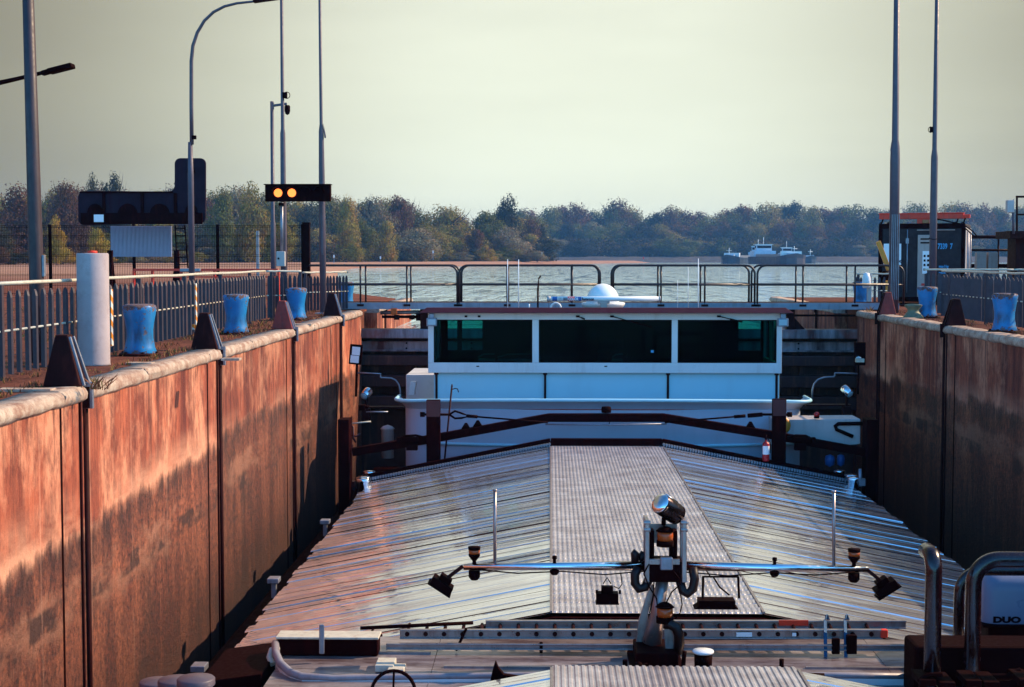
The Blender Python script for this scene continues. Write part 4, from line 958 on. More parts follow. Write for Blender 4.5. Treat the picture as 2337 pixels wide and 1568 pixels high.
# --- mast with cross bar
Y = 12.75; m = lambda px, py, dy=0: P(px, py, Y)+Vector((0, dy, 0))
mast = None
b = MB(); a = m(1447, 1502); c = m(1542, 1472); b.box(a.x, c.x, Y-.28, Y+.22, -3.498, c.z); b.box(a.x-.05, c.x+.05, Y-.34, Y+.28, -3.497, -3.46); mast = wb(b, 'mast', M['dark'], bev=.012)
b = MB(); b.tube([m(1488, 1470, .05), m(1500, 1400, .02), m(1512, 1318)], [.085, .06, .052], 16); wb(b, 'main_tube', M['alu'], mast)
b = MB(); b.prism([(m(1452, 1470).x, m(0, 1470).z), (m(1457, 1418).x, m(0, 1418).z), (m(1478, 1352).x, m(0, 1352).z), (m(1490, 1330).x, m(0, 1330).z), (m(1496, 1340).x, m(0, 1340).z), (m(1480, 1400).x, m(0, 1400).z), (m(1483, 1472).x, m(0, 1472).z)], Y+.10, Y+.125); wb(b, 'gusset', M['alu'], mast, bev=.004)
b = MB(); b.prism([(m(1516, 1470).x, m(0, 1470).z), (m(1512, 1420).x, m(0, 1420).z), (m(1528, 1416).x, m(0, 1416).z), (m(1535, 1440).x, m(0, 1440).z), (m(1534, 1472).x, m(0, 1472).z)], Y-.12, Y-.10); wb(b, 'gusset', M['alu'], mast, bev=.004)
b = MB(); b.tube([m(1512, 1414, -.15), m(1524, 1413, -.16), m(1538, 1420, -.17), m(1545, 1436, -.17), m(1546, 1458, -.15), m(1544, 1480, -.12)], .045, 12); wb(b, 'cable_hose', M['rubber'], mast)
for px, y0, y1 in ((1474, 1182, 1322), (1558, 1182, 1322)):
    b = MB(); b.bar(m(px, y0, -.12), m(px, y1, -.12), .04, .03); b.bar(m(px, y0+2, .14), m(px, y1, .14), .03, .02)
    b.bar(m(px, y0+3, -.12), m(px, y0+3, .14), .03, .03)
    for py in (1187, 1203):
        b.tube([m(px-8, py, -.12), m(px+8, py, -.12)], .022, 8)
    wb(b, 'bracket_bar', M['alu'], mast, bev=.006)
b = MB(); a = m(1478, 1322); c = m(1555, 1276); b.box(a.x, c.x, Y-.12, Y+.16, a.z, c.z); b.box(m(1480, 0).x, m(1500, 0).x, Y+.02, Y+.14, m(0, 1276).z, m(0, 1205).z); b.box(m(1536, 0).x, m(1554, 0).x, Y+.02, Y+.14, m(0, 1276).z, m(0, 1205).z); wb(b, 'mast_head', M['dark'], mast, bev=.01)
b = MB(); b.box(m(1478, 0).x, m(1556, 0).x, Y-.13, Y-.10, m(0, 1274).z, m(0, 1262).z); b.box(m(1478, 0).x, m(1556, 0).x, Y+.16, Y+.18, m(0, 1240).z, m(0, 1196).z); wb(b, 'cross_plate', M['alu'], mast, bev=.004)
b = MB(); a = m(1503, 1291); c = m(1531, 1263); b.box(a.x, c.x, Y-.19, Y-.131, a.z, c.z); wb(b, 'cable_box', M['galv'], mast, bev=.01)
def lantern(px, py0, py1, dy, r):
    q = m(px, py1, dy); h = m(px, py0, dy).z-q.z
    b = MB(); b.lathe([(r, 0), (r, h*.28), (r*.95, h*.3)], q, 18); b.lathe([(r*.95, h*.74), (r*1.1, h*.76), (r*.7, h*.92), (r*.3, h), (0, h)], q, 18); o = wb(b, 'lantern', M['black'], mast)
    return q, h
q, h = lantern(1517, 1200, 1245, -.02, .075); b = MB(); b.lathe([(.066, h*.28), (.07, h*.5), (.066, h*.76)], q, 18); wb(b, 'lantern_glass', M['amber'], mast)
q, h = lantern(1514, 1366, 1412, -.13, .075); b = MB(); b.lathe([(.066, h*.28), (.07, h*.5), (.066, h*.76)], q, 18); wb(b, 'lantern_glass', M['amber'], mast)
# tilted cylinder on top
a = m(1506, 1147, -.05); c = m(1541, 1174, .06); ax = (a-c).normalized(); L = (a-c).length
b = MB(); b.lathe([(.085, -.03), (.092, 0), (.092, L), (.086, L+.012), (.0, L+.03)], c, 30, axis=ax); wb(b, 'search_light', M['darkmetal'], mast); b = MB(); b.lathe([(.093, L-.012), (.087, L+.014), (.05, L+.026), (.0, L+.032)], c, 30, axis=ax); b.tube([c+ax*.02+Vector((.03, -.0, .085)), c+ax*L*.9+Vector((.03, 0, .085))], .012, 6); wb(b, 'search_light_cap', M['chrome'], mast)
b = MB(); b.lathe([(.089, -.035), (.06, -.06), (0, -.07)], c, 20, axis=ax); b.tube([m(1515, 1170, .02), m(1515, 1200, .05)], .02, 8); wb(b, 'light_mount', M['black'], mast)
# cross bar
b = MB(); b.tube([m(1058, 1294), m(1260, 1292), m(1476, 1291)], [.028, .035, .042], 14); b.tube([m(1556, 1291), m(1760, 1295), m(1980, 1299)], [.042, .036, .028], 14); wb(b, 'cross_bar', M['chrome'], mast)
b = MB(); b.tube([m(1455, 1290, -.08), m(1447, 1305, -.1), m(1447, 1325, -.1), m(1456, 1338, -.1), m(1470, 1334, -.1), m(1478, 1318, -.08)], .04, 12); wb(b, 'cable_hose', M['rubber'], mast); b = MB()
b.tube([m(1578, 1290, -.08), m(1582, 1315, -.1), m(1578, 1338, -.1), m(1566, 1349, -.1), m(1555, 1342, -.1), m(1549, 1320, -.08)], .04, 12); wb(b, 'cable_hose', M['rubber'], mast); b = MB()
b.tube([m(1448, 1280, -.05), m(1447, 1262, -.05), m(1452, 1256, -.05)], .035, 10); b.tube([m(1458, 1278, 0), m(1470, 1262, 0)], .035, 10); wb(b, 'cable_hose', M['rubber'], mast)
b = MB()
b.tube([m(1544, 1322, .02), m(1552, 1350, .02), m(1556, 1380, .0), m(1549, 1398, -.05), m(1538, 1408, -.08)], .006, 6)
b.tube([m(1492, 1322, 0), m(1490, 1360, 0), m(1482, 1400, .02)], .006, 6); wb(b, 'cable', M['black'], mast)
for px, y0, y1 in ((1129, 1120, 1289), (1902, 1123, 1295)):
    b = MB(); b.tube([m(px, y1), m(px, y0)], .0145, 10); b.lathe([(.02, 0), (.02, .012), (0, .014)], m(px, y0), 12); wb(b, 'upright_tube', M['alu'], mast)
for px, yy in ((1082, 1294), (1948, 1299)):
    q = m(px, yy-2); s = (Y/12.75)*.0038
    b = MB(); b.lathe([(.022, 0), (.016, .045), (.05, .09), (.05, .11)], q, 16); b.lathe([(.052, .145), (.055, .17), (.0, .17)], q, 16); b.lathe([(.05, -.02), (.05, -.075), (.03, -.1), (0, -.1)], q+Vector((0, 0, -.02)), 12); wb(b, 'warning_lamp', M['black'], mast)
    b = MB(); b.lathe([(.048, .11), (.05, .145)], q, 16); wb(b, 'amber_lens', M['amber'], mast)
for px, yy in ((1265, 1292), (1767, 1296)):
    q = m(px, yy); b = MB(); b.lathe([(.016, 0), (.014, .06), (.022, .065), (.02, .09), (0, .095)], q, 10); b.lathe([(.04, -.03), (.04, -.055), (.025, -.075), (0, -.075)], q, 12); wb(b, 'eye_bolt', M['black'], mast)
for pts in ([(1470, 1300, -.06), (1380, 1309, -.04), (1280, 1301, -.05), (1180, 1306, -.04), (1082, 1297, -.04)], [(1562, 1302, -.06), (1660, 1311, -.05), (1760, 1304, -.05), (1860, 1310, -.04), (1948, 1303, -.04)],
            [(1478, 1280, -.13), (1466, 1300, -.16), (1478, 1330, -.15), (1496, 1360, -.1), (1500, 1400, -.1), (1512, 1412, -.14)], [(1530, 1290, -.2), (1545, 1310, -.2), (1548, 1325, -.16), (1530, 1345, -.1), (1518, 1366, -.13)]):
    b = MB(); b.tube([m(*p) for p in pts], .0065, 6); wb(b, 'cable', M['black'], mast)
def flood(p0, pivot, sgn):
    b = MB(); b.bar(m(*p0), m(*pivot), .035, .03); wb(b, 'lamp_arm', M['dark2'], mast, bev=.004)
    cx = m(*pivot); ang = R(33)*sgn; T = Matrix.Translation(cx) @ Matrix.Rotation(ang, 4, 'Y')
    b = MB(); b.box(-.10, .10, -.09, .09, -.085, -.02, T); b.box(-.055, .055, -.06, .06, -.02, .03, T); b.box(-.115, .115, -.1, .1, -.10, -.085, T); wb(b, 'flood_light', M['black'], mast, bev=.008)
flood((1056, 1292), (1016, 1322), 1); flood((1976, 1298), (2012, 1328), -1)
q = m(1385, 1350); b = MB(); b.box(q.x-.095, q.x+.095, Y-.06, Y+.06, m(0, 1366).z, m(0, 1344).z); b.box(q.x-.05, q.x+.05, Y-.04, Y+.04, m(0, 1344).z, m(0, 1330).z); b.box(q.x-.10, q.x+.10, Y-.07, Y+.07, m(0, 1368).z, m(0, 1366).z)
for dx in (-.1, .1): b.lathe([(.018, 0), (.018, .02)], (q.x+dx, Y, m(0, 1343).z), 10, axis=(1, 0, 0))
b.tube([m(1376, 1332), m(1385, 1318), m(1394, 1332)], .006, 6); b.tube([m(1400, 1338), m(1412, 1343), m(1419, 1333), m(1416, 1308)], .005, 6); wb(b, 'flood_light', M['black'], mast, bev=.004)
b = MB(); b.tube([m(1603, 1365), m(1604, 1318), m(1604, 1316), m(1683, 1316), m(1684, 1318), m(1686, 1365)], .011, 8); b.prism([(m(1602, 0).x, m(0, 1358).z), (m(1687, 0).x, m(0, 1358).z), (m(1687, 0).x, m(0, 1370).z), (m(1695, 0).x, m(0, 1377).z), (m(1592, 0).x, m(0, 1377).z), (m(1602, 0).x, m(0, 1370).z)], Y-.07, Y+.09)
b.tube([m(1628, 1318), m(1642, 1340), m(1664, 1358)], .008, 6); b.tube([m(1610, 1300), m(1622, 1318)], .006, 6); wb(b, 'flood_light', M['black'], mast, bev=.004)
# --- right: hooped hand rails, machinery block, white canister
Y = 11.6; w = lambda px, py, dy=0: P(px, py, Y)+Vector((0, dy, 0))
def hoopY(px, ytop, r, Yc, depth):
    x = P(px, ytop, Yc).x; zt = P(px, ytop, Yc).z-r; rad = .12
    pts = [(x, Yc, -3.9), (x, Yc, zt-rad)]+[(x, Yc+rad-rad*math.cos(R(a)), zt-rad+rad*math.sin(R(a))) for a in range(10, 91, 10)]
    pts = pts[:-1]+[(x-.004, Yc+rad+depth, zt+.0)]
    b = MB(); b.tube(pts, r, 18); return b
def hoopX(px, ytop, r, Yc, x1):
    x = P(px, ytop, Yc).x; zt = P(px, ytop, Yc).z-r; rad = .20
    pts = [(x, Yc, -3.9), (x, Yc, zt-rad)]+[(x+rad-rad*math.cos(R(a)), Yc, zt-rad+rad*math.sin(R(a))) for a in range(10, 91, 10)]
    pts += [(x1-rad+rad*math.sin(R(a)), Yc, zt-rad+rad*math.cos(R(a))) for a in range(0, 91, 10)]+[(x1, Yc, -3.9)]
    b = MB(); b.tube(pts, r, 18); return b
wb(hoopY(2131, 1250, .064, 11.4, .10), 'guard_hoop', M['tube']); wb(hoopX(2222, 1258, .062, 11.6, 4.9), 'guard_hoop', M['tube']); wb(hoopX(2189, 1289, .045, 12.6, 5.1), 'guard_hoop', M['tube'])
b = MB(); a = w(2098, 1560); c = w(2400, 1478); b.box(a.x, 5.2, 11.75, 12.15, -4.6, P(0, 1462, 11.75).z); wb(b, 'machinery_casing', M['black'], bev=.03)
b = MB()
for px, py in ((2106, 1546), (2150, 1552), (2210, 1548), (2250, 1551), (2330, 1545)):
    q = P(px, py, 11.3); b.cbox((q.x, 11.3, q.z), .12, .3, .05); b.cbox((q.x, 11.3, q.z-.15), .06, .06, .3)
b.tube([P(2095, 1556, 11.2), P(2105, 1546, 11.2), P(2122, 1540, 11.2), P(2150, 1538, 11.2)], .02, 8); b.tube([P(2200, 1545, 11.4), P(2300, 1545, 11.4), P(2330, 1530, 11.4)], .03, 8); wb(b, 'winch_fitting', M['black'], bev=.012)
b = MB(); q = P(2143, 1467, 12.6)
for px in (2147, 2188): q = P(px, 1467, 12.7); b.cbox((q.x, 12.7, q.z-.03), .13, .3, .12)
wb(b, 'pale_pad', M['cream'], bev=.01)
Yc = 12.9; a = P(2241, 1424, Yc); c = P(2400, 1311, Yc)
can_r = (c.x-a.x)/2; cxn = a.x+.34
b = MB(); n = 14; rows = []
def rrect(hw, hd, r, z):
    o = []
    for cx_, cy_, a0 in ((hw-r, hd-r, 0), (-hw+r, hd-r, 90), (-hw+r, -hd+r, 180), (hw-r, -hd+r, 270)):
        for i in range(6): an = R(a0+18*i); o.append((cxn+cx_+r*math.cos(an), Yc+.3+cy_+r*math.sin(an), z))
    return o
zt, zb = c.z, a.z
for dz, sh in ((0, 0), (zt-zb-.16, 0), (zt-zb-.08, .02), (zt-zb-.03, .055), (zt-zb, .13)): rows.append(rrect(.33-sh, .30-sh, .12, zb+dz))
b.sheet(rows, True, True); b.add(rows[-1], [tuple(range(24))], False); cn = wb(b, 'canister', M['canister'])
cn['label'] = 'white rounded canister lettered DUO behind the hand rail hoop'
b = MB(); b.box(cxn-.34, cxn+.34, Yc-.02, Yc+.62, zb-.03, zb-.002); b.box(cxn-.28, cxn+.28, Yc+.02, Yc+.6, -3.5, zb-.03); wb(b, 'canister_base', M['dark'], bev=.01)
q = P(2265, 1420, Yc)
text_mesh('lettering', 'DUO', .07, M['black'], cn, Matrix.Translation((q.x-BX, Yc-.004-19, q.z-LW)) @ FACE_CAM, .002, .004, 1.5)

# --- stern breakwater, deckhouse
def bulwark_row(off, z, y_add=0):
    # plan outline: gently bowed front with round corners, seen from the hold
    x0, x1 = -2.72-off, 4.72+off; mid = (x0+x1)/2; hw = (x1-x0)/2; pts = []
    pts.append((x0, 28.5, z))
    for i in range(7): a = R(i*15); pts.append((x0+.5-.5*math.cos(a), 28.0+y_add-.5*math.sin(a)-off, z))
    for i in range(1, 24): f = i/24; x = x0+.5+(x1-x0-1)*f; u = (x-mid)/hw; pts.append((x, 27.5+y_add-.55*(1-(abs(u)/.88)**2)-off, z+0))
    for i in range(7): a = R(90-i*15); pts.append((x1-.5+.5*math.cos(a), 28.0+y_add-.5*math.sin(a)-off, z))
    pts.append((x1, 28.5, z)); return pts
def arch(row, amt):
    out = []
    for x, y, z in row: u = (x-1.0)/3.8; out.append((x, y, z+amt*(1-min(1, u*u))))
    return out
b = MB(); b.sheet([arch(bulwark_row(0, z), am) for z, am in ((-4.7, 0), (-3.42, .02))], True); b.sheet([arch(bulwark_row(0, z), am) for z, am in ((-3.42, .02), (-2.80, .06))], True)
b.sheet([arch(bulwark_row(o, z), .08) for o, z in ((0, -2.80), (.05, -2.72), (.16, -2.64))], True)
blw = wb(b, 'breakwater', M['shade_greyblue'])
b = MB(); b.tube([Vector(p)+Vector((0, 0, 0)) for p in arch(bulwark_row(.165, -2.625), .08)], .032, 10); wb(b, 'breakwater_rim', M['shade_paleblue'], blw)
b = MB(); b.tube([Vector(p) for p in arch(bulwark_row(.01, -3.42), .02)], .03, 10); wb(b, 'breakwater_moulding', M['shade_paleblue'], blw)
b = MB(); b.add([(p[0], p[1], -2.75) for p in arch(bulwark_row(-.06, 0), 0)], [tuple(range(len(bulwark_row(0, 0))))]); wb(b, 'stern_deck', M['dark2'])
Y = 29.3; w = lambda px, py, dy=0: P(px, py, Y)+Vector((0, dy, 0))
a, c = w(990, 930), w(1778, 848)
dh = wb(MB().box(a.x, c.x, Y, 31.0, -4.7, c.z), 'deckhouse', M['shade_paleblue'], bev=.01)
for px in (996, 1243.5, 1523.5, 1771): b = MB(); q = w(px, 900); b.box(q.x-.022, q.x+.022, Y-.03, Y-.001, -3, c.z-.01); b.box(q.x-.04, q.x+.04, Y-.045, Y-.001, c.z-.07, c.z-.012); wb(b, 'drain_pipe', M['dark2'], dh)
# side cabin (white block lit from the side)
b = MB(); b.box(-3.05, -2.40, 31.5, 33.4, -4.7, -2.45); wb(b, 'side_cabin', M['white'], bev=.02)
b = MB(); b.prism([(P(932, 911, 30.3).x, -2.78), (P(937, 884, 30.3).x, -2.5), (P(950, 884, 30.3).x, -2.5), (P(946, 911, 30.3).x, -2.78)], 30.2, 30.5); wb(b, 'side_fairing', M['plastic'], bev=.01)
# --- wheelhouse
zt, zb, zw1, zw0 = w(0, 713).z, w(0, 848).z, w(0, 728).z, w(0, 825).z
xa, xb = w(975, 0).x, w(1790, 0).x; yb = 31.2
wins = [(w(988, 0).x, w(1215, 0).x), (w(1230, 0).x, w(1536, 0).x), (w(1550, 0).x, w(1778, 0).x)]
b = MB(); b.box(xa, xb, Y-.10, Y, zb, zw0); b.box(xa, xb, Y-.10, Y, zw1, zt)
edges = [xa, wins[0][0], wins[0][1], wins[1][0], wins[1][1], wins[2][0], wins[2][1], xb]
for i in range(0, 8, 2): b.box(edges[i], edges[i+1], Y-.10, Y, zw0+.001, zw1-.001)
for x0, x1 in ((xa, xa+.09), (xb-.09, xb)):
    b.box(x0, x1, Y+.002, yb, zb, zw0); b.box(x0, x1, Y+.002, yb, zw1, zt)
    for yy in (Y+.002, 30.2, yb-.12): b.box(x0, x1, yy, yy+.12, zw0+.001, zw1-.001)
whs = wb(b, 'wheelhouse', M['white'], bev=.006)
b = MB(); b.box(xa+.1, xb-.1, Y+.01, yb-.1, zb+.01, zb+.05); b.box(xa+.1, xb-.1, Y+.01, yb, zt-.03, zt-.005)
b.box(xa+.1, xb-.1, yb-.09, yb, zb+.01, zb+.33)
bw = [(1020, 1042), (1053, 1100), (1690, 1742), (1752, 1782)]; last = xa+.1
for p0, p1 in bw:
    x0, x1 = P(p0, 0, yb).x, P(p1, 0, yb).x; x0 = max(x0, last+.02); b.box(last, x0, yb-.09, yb, zb+.331, zt-.031); last = x1
b.box(last, xb-.1, yb-.09, yb, zb+.331, zt-.031)
wb(b, 'interior_lining', M['black'], whs)
b = MB(); b.box(xa+.5, xb-.5, Y+.15, Y+.75, zb+.05, zw0-.02); b.cbox((1.3, 30.6, zw0-.1), .6, .6, .5); b.cbox((1.3, 30.9, zw0+.15), .55, .12, .5); wb(b, 'steering_console', M['black'], whs, bev=.03)
for p0, p1, py in ((1090, 1128, 812), (1134, 1212, 812), (1400, 1424, 792)):
    x0_, x1_ = P(p0, 0, Y+.6).x, P(p1, 0, Y+.6).x; b = MB(); b.tube([(x0_, Y+.6, zw0+.06), (x0_+(x1_-x0_)*.3, Y+.6, zw0+.12), (x1_, Y+.6, zw0+.13)], .018, 8); b.box(x0_, x1_, Y+.62, Y+.9, zw0-.2, zw0+.02); wb(b, 'chart_table', M['galv'], whs, bev=.01)
for i, (x0, x1) in enumerate(wins):
    b = MB(); b.box(x0+.002, x1-.002, Y-.065, Y-.055, zw0+.002, zw1-.002); wn_ = wb(b, 'window_pane', M['glass'], whs)
    b = MB(); r_ = .018
    for q in ((x0, x1, zw0, zw0+r_), (x0, x1, zw1-r_, zw1), (x0, x0+r_, zw0+r_, zw1-r_), (x1-r_, x1, zw0+r_, zw1-r_)): b.box(q[0]+.001, q[1]-.001, Y-.085, Y-.067, q[2]+.001, q[3]-.001)
    wb(b, 'window_seal', M['black'], whs)
for x0 in (xa+.04, xb-.05):
    b = MB(); b.box(x0, x0+.01, Y+.14, yb-.14, zw0+.003, zw1-.003); wb(b, 'window_pane', M['glass'], whs)
b = MB(); q = P(1488, 802, Y-.09); b.cbox((q.x, Y-.089, q.z), .055, .004, .05); wb(b, 'sticker', M['txt_blue'], whs)
# wipers and catches
for p0, p1 in (((1396, 722), (1480, 745)), ((1318, 722), (1333, 728)), ((1640, 722), (1690, 734))):
    b = MB(); a = P(*p0, Y-.13); c = P(*p1, Y-.12); b.bar(a, c, .02, .018); b.bar(a+(c-a)*.5, c+(c-a)*.08, .012, .03); b.cbox(a, .07, .06, .035); wb(b, 'window_wiper', M['black'], whs)
for px in (1063, 1093): b = MB(); q = P(px, 722, Y-.12); b.cbox(q, .05, .05, .035); wb(b, 'window_catch', M['black'], whs)
b = MB()
for px in (1090, 1382): q = P(px, 836, Y-.102); b.cbox(q, .055, .01, .022)
wb(b, 'drain_slot', M['black'], whs)
# roof with red fascia
x0, x1 = w(960, 0, -.4).x, w(1808, 0).x; zf0, zf1 = P(0, 713, 28.9).z, P(0, 701, 28.9).z
b = MB()
ring_b = [(x0-.02, 28.85, zf0), (x1+.02, 28.85, zf0), (x1+.02, 31.55, zf0-.09), (x0-.02, 31.55, zf0-.09)]; ring_t = [(x0+.13, 28.93, zf1), (x1-.13, 28.93, zf1), (x1-.13, 31.5, zf1-.13), (x0+.13, 31.5, zf1-.13)]
b.add(ring_b+ring_t, [(3, 2, 1, 0), (4, 5, 6, 7), (0, 1, 5, 4), (1, 2, 6, 5), (2, 3, 7, 6), (3, 0, 4, 7)], False); wb(b, 'roof', M['redpaint'], whs, bev=.008)
for px, py in ((985, 735), (1786, 736)):
    b = MB(); q = P(px, py, 28.95); b.cbox(q, .20, .12, .16); b.cbox(q+Vector((0, 0, .12)), .10, .1, .1); wb(b, 'flood_light', M['galv'], whs, bev=.012)
    b = MB(); q = P(px, py, 28.88); b.cbox(q, .15, .012, .105); b.cbox(q+Vector((0, -.008, .01)), .11, .004, .02); wb(b, 'flood_lens', M['lamp_glass'], whs)
# radome, radar scanner, aerials on the roof
Yd = 30.6; q = P(1375, 690, Yd); r = P(1413, 690, Yd).x-q.x
b = MB(); b.lathe([(r*math.cos(R(a))*1.0, r*1.12*math.sin(R(a))) for a in range(0, 90, 6)]+[(0, r*1.12)], q+Vector((0, 0, -.0)), 36); rd = wb(b, 'radome', M['plastic'])
b = MB(); b.lathe([(.40, -.10), (.44, -.04), (.45, 0), (.42, .012), (0, .012)], q+Vector((.01, 0, -.012)), 30); b.lathe([(.38, -.22), (.38, -.10)], q+Vector((.01, 0, -.01)), 24); wb(b, 'radome_base', M['plastic'], rd)
Ys = 30.0; a = P(1249, 682, Ys); c = P(1506, 681, Ys); hgt = P(0, 676, Ys).z-P(0, 687, Ys).z
b = MB(); b.tube([(a.x, Ys, a.z), (c.x, Ys, a.z)], hgt/2, 20); rs = wb(b, 'radar_scanner', M['plastic'])
b = MB(); b.tube([(a.x-.012, Ys, a.z), (a.x+.06, Ys, a.z)], hgt/2+.004, 20); b.tube([(c.x-.03, Ys, a.z), (c.x+.008, Ys, a.z)], hgt/2+.003, 20); wb(b, 'end_cap', M['offwhite'], rs)
b = MB(); q = P(1377, 690, Ys); b.cbox((q.x, Ys, q.z+.0), .24, .12, .05); b.box(q.x-.07, q.x+.07, Ys-.07, Ys+.07, zf1-.1, q.z); wb(b, 'scanner_turntable', M['beige'], rs, bev=.008)
sx = lambda px: P(px, 682, Ys).x
def curved_panel(p0, p1, mat, nm, sc=1.015):
    b = MB(); rr = hgt/2*sc+.001; b.sheet([[(x, Ys-rr*math.cos(R(an)), a.z+rr*math.sin(R(an))) for an in range(-62, 63, 12)] for x in (sx(p0), sx(p1))], True); wb(b, nm, mat, rs)
curved_panel(1260, 1271, M['txt_bluebg'], 'blue_panel'); curved_panel(1295, 1311, M['txt_red'], 'red_panel'); curved_panel(1310.5, 1326, M['txt_bluebg'], 'blue_panel')
b = MB()
for i in range(3):
    for j in range(2): b.cbox((sx(1275.5+i*3.2), Ys-hgt/2-.003, a.z+.015-j*.035), .018, .004, .016)
wb(b, 'small_marks', M['galv'], rs)
def rtext(s, px, size, mat, xs):
    text_mesh('lettering', s, size, mat, rs, Matrix.Translation((sx(px)-BX, Ys-hgt/2-.006-19, a.z-size*.35-LW)) @ FACE_CAM, .002, .003, xs)
rtext('RH', 1285, hgt*.80, M['txt_dark'], .72); rtext('COLOR', 1296.5, hgt*.80, M['txt_white'], .74); rtext('Rasterscan', 1327, hgt*.78, M['txt_dark'], .74)
for px, y0, y1, rr in ((1158, 592, 702, .007), (1183, 592, 702, .007), (1546, 640, 702, .003), (1570, 610, 702, .004), (1593, 590, 702, .007)):
    b = MB(); b.tube([P(px, y1, 30.6), P(px, y0, 30.6)], [rr*1.5, rr], 8); wb(b, 'aerial', M['txt_white'], None)
b = MB(); b.tube([P(1227, 704, 30.5), P(1227, 660, 30.5)], .02, 8); b.tube([P(1227, 664, 30.5), P(1228, 650, 30.5), P(1229, 638, 30.5), P(1233, 629, 30.5)], [.022, .016, .01, .01], 8); b.bar(P(1228, 637, 30.5), P(1234, 629, 30.5), .04, .03); wb(b, 'wind_vane', M['dark2'])
b = MB(); b.tube(arc(P(1268, 703, 30.4), .10, 0, 180, 12), .022, 8); b.tube([P(1207, 704, 30.4), P(1207, 694, 30.4)], .015, 8); wb(b, 'roof_handle', M['plastic'])

# --- side lights and rails at the stern
Y = 29.6; w = lambda px, py, dy=0: P(px, py, Y)+Vector((0, dy, 0))
def poly_tube(name, pts, r, mat, rt=None): return wb(MB().tube([w(*p) for p in pts], r, 10), name, mat, rt)
a, c = w(797, 832), w(826, 786)
T = Matrix.Translation((a+c)/2) @ Matrix.Rotation(R(5), 4, 'Y')
b = MB(); b.box(-.125, .125, -.03, .05, -.20, .20, T); nv = wb(b, 'side_light_screen', M['black'], bev=.01)
b = MB(); b.box(-.075, .085, -.038, -.031, -.01, .155, T); b.box(-.095, .075, -.038, -.031, -.165, -.02, T); wb(b, 'white_reflector', M['txt_white'], nv)
poly_tube('screen_post', [(814, 832), (812, 905)], .025, M['dark'], nv)
a, c = w(1949, 834), w(1968, 781); b = MB(); b.box(a.x, c.x+.06, Y-.02, Y+.06, a.z, c.z); nv2 = wb(b, 'side_light_screen', M['black'], bev=.01)
a, c = w(1950, 826), w(1969, 818); b = MB(); b.box(a.x, c.x, Y-.12, Y-.021, a.z, c.z); wb(b, 'white_reflector', M['cream'], nv2)
b = MB(); b.lathe([(.06, -.005), (.05, .03), (0, .05)], w(1957, 818, -.07), 12); wb(b, 'side_lamp', M['lamp_glass'], nv2)
poly_tube('screen_post', [(1958, 834), (1957, 900)], .02, M['dark'], nv2)
poly_tube('stern_rail', [(816, 851), (868, 853), (868, 860), (870, 862), (893, 863), (903, 868), (910, 878), (913, 892), (913, 912)], .018, M['galv'])
poly_tube('stern_rail', [(1957, 853), (1905, 851), (1904, 858), (1902, 860), (1880, 861), (1866, 866), (1857, 876), (1853, 890), (1853, 912)], .018, M['galv'])
for px, py, sg in ((836, 898, -1), (1932, 893, 1)):
    q = w(px, py); ax = Vector((-.35*1, -.75, -.45)) if sg < 0 else Vector((.55, -.7, -.6)); ax.normalize()
    b = MB(); b.lathe([(.085, -.10), (.09, -.09), (.09, .10), (.085, .105), (0, .09)], q, 24, axis=ax); b.lathe([(.0, -.13), (.06, -.12), (.085, -.10)], q, 20, axis=ax); s_ = wb(b, 'search_light', M['chrome'])
    b = MB(); b.lathe([(.075, .112), (.05, .122), (0, .125)], q, 20, axis=ax); wb(b, 'search_lens', M['lamp_glass'], s_)
    b = MB(); b.tube([q+Vector((0, 0, -.08)), q+Vector((0, .02, -.55))], .03, 8); b.cbox(q+Vector((0, .02, -.45)), .16, .16, .3); b.box(min(q.x, q.x-.05*sg)-(.75 if sg > 0 else .1), max(q.x, q.x)+(.75 if sg < 0 else .1), q.y, q.y+.25, q.z-.30, q.z-.27); wb(b, 'light_stand', M['dark2'], s_, bev=.006)
b = MB()
for px, py in ((884, 980),): q = P(px, py, 28.4); b.lathe([(.12, -.55), (.12, 0), (.14, .01), (.09, .06), (0, .09)], q, 18)
wb(b, 'vent_cowl', M['offwhite'])
# dark clutter at the wall side of the stern (frames, cables, hooks)
Y = 27.2
poly_tube('stern_rail', [(797, 967), (846, 962)], .014, M['cream']); poly_tube('stern_rail', [(835, 940), (885, 940)], .014, M['galv'])
b = MB(); b.tube([w(796, 970), w(806, 975), w(806, 1000), w(812, 1010)], .02, 8); b.tube([w(800, 992), w(812, 996), w(822, 990)], .015, 8); b.tube([w(800, 1020), w(799, 1100)], .015, 8); b.tube([w(805, 1015), w(795, 1102)], .01, 6); b.tube([w(780, 1085), w(797, 1108)], .014, 6); b.cbox(w(803, 1104), .12, .2, .1); wb(b, 'rigging', M['redpaint'])
b = MB(); b.cbox(w(826, 930), .12, .15, .1); b.tube([w(826, 930), w(842, 928)], .03, 8); wb(b, 'small_lamp', M['black'])
b = MB()
for px, py, r in ((1893, 1048, .09), (1918, 1047, .07)):
    q = P(px, py, 26.9); b.lathe([(.0, -.14), (r*.9, -.10), (r, 0), (r*.85, .06), (.0, .09)], q, 16)
wb(b, 'fender_ball', M['txt_bluebg'])
b = MB(); b.tube([P(1963, 1110, 25.5), P(1962, 1070, 25.5)], .03, 8); b.cbox(P(1966, 1100, 25.5), .1, .1, .12); wb(b, 'side_bracket', M['galv'])

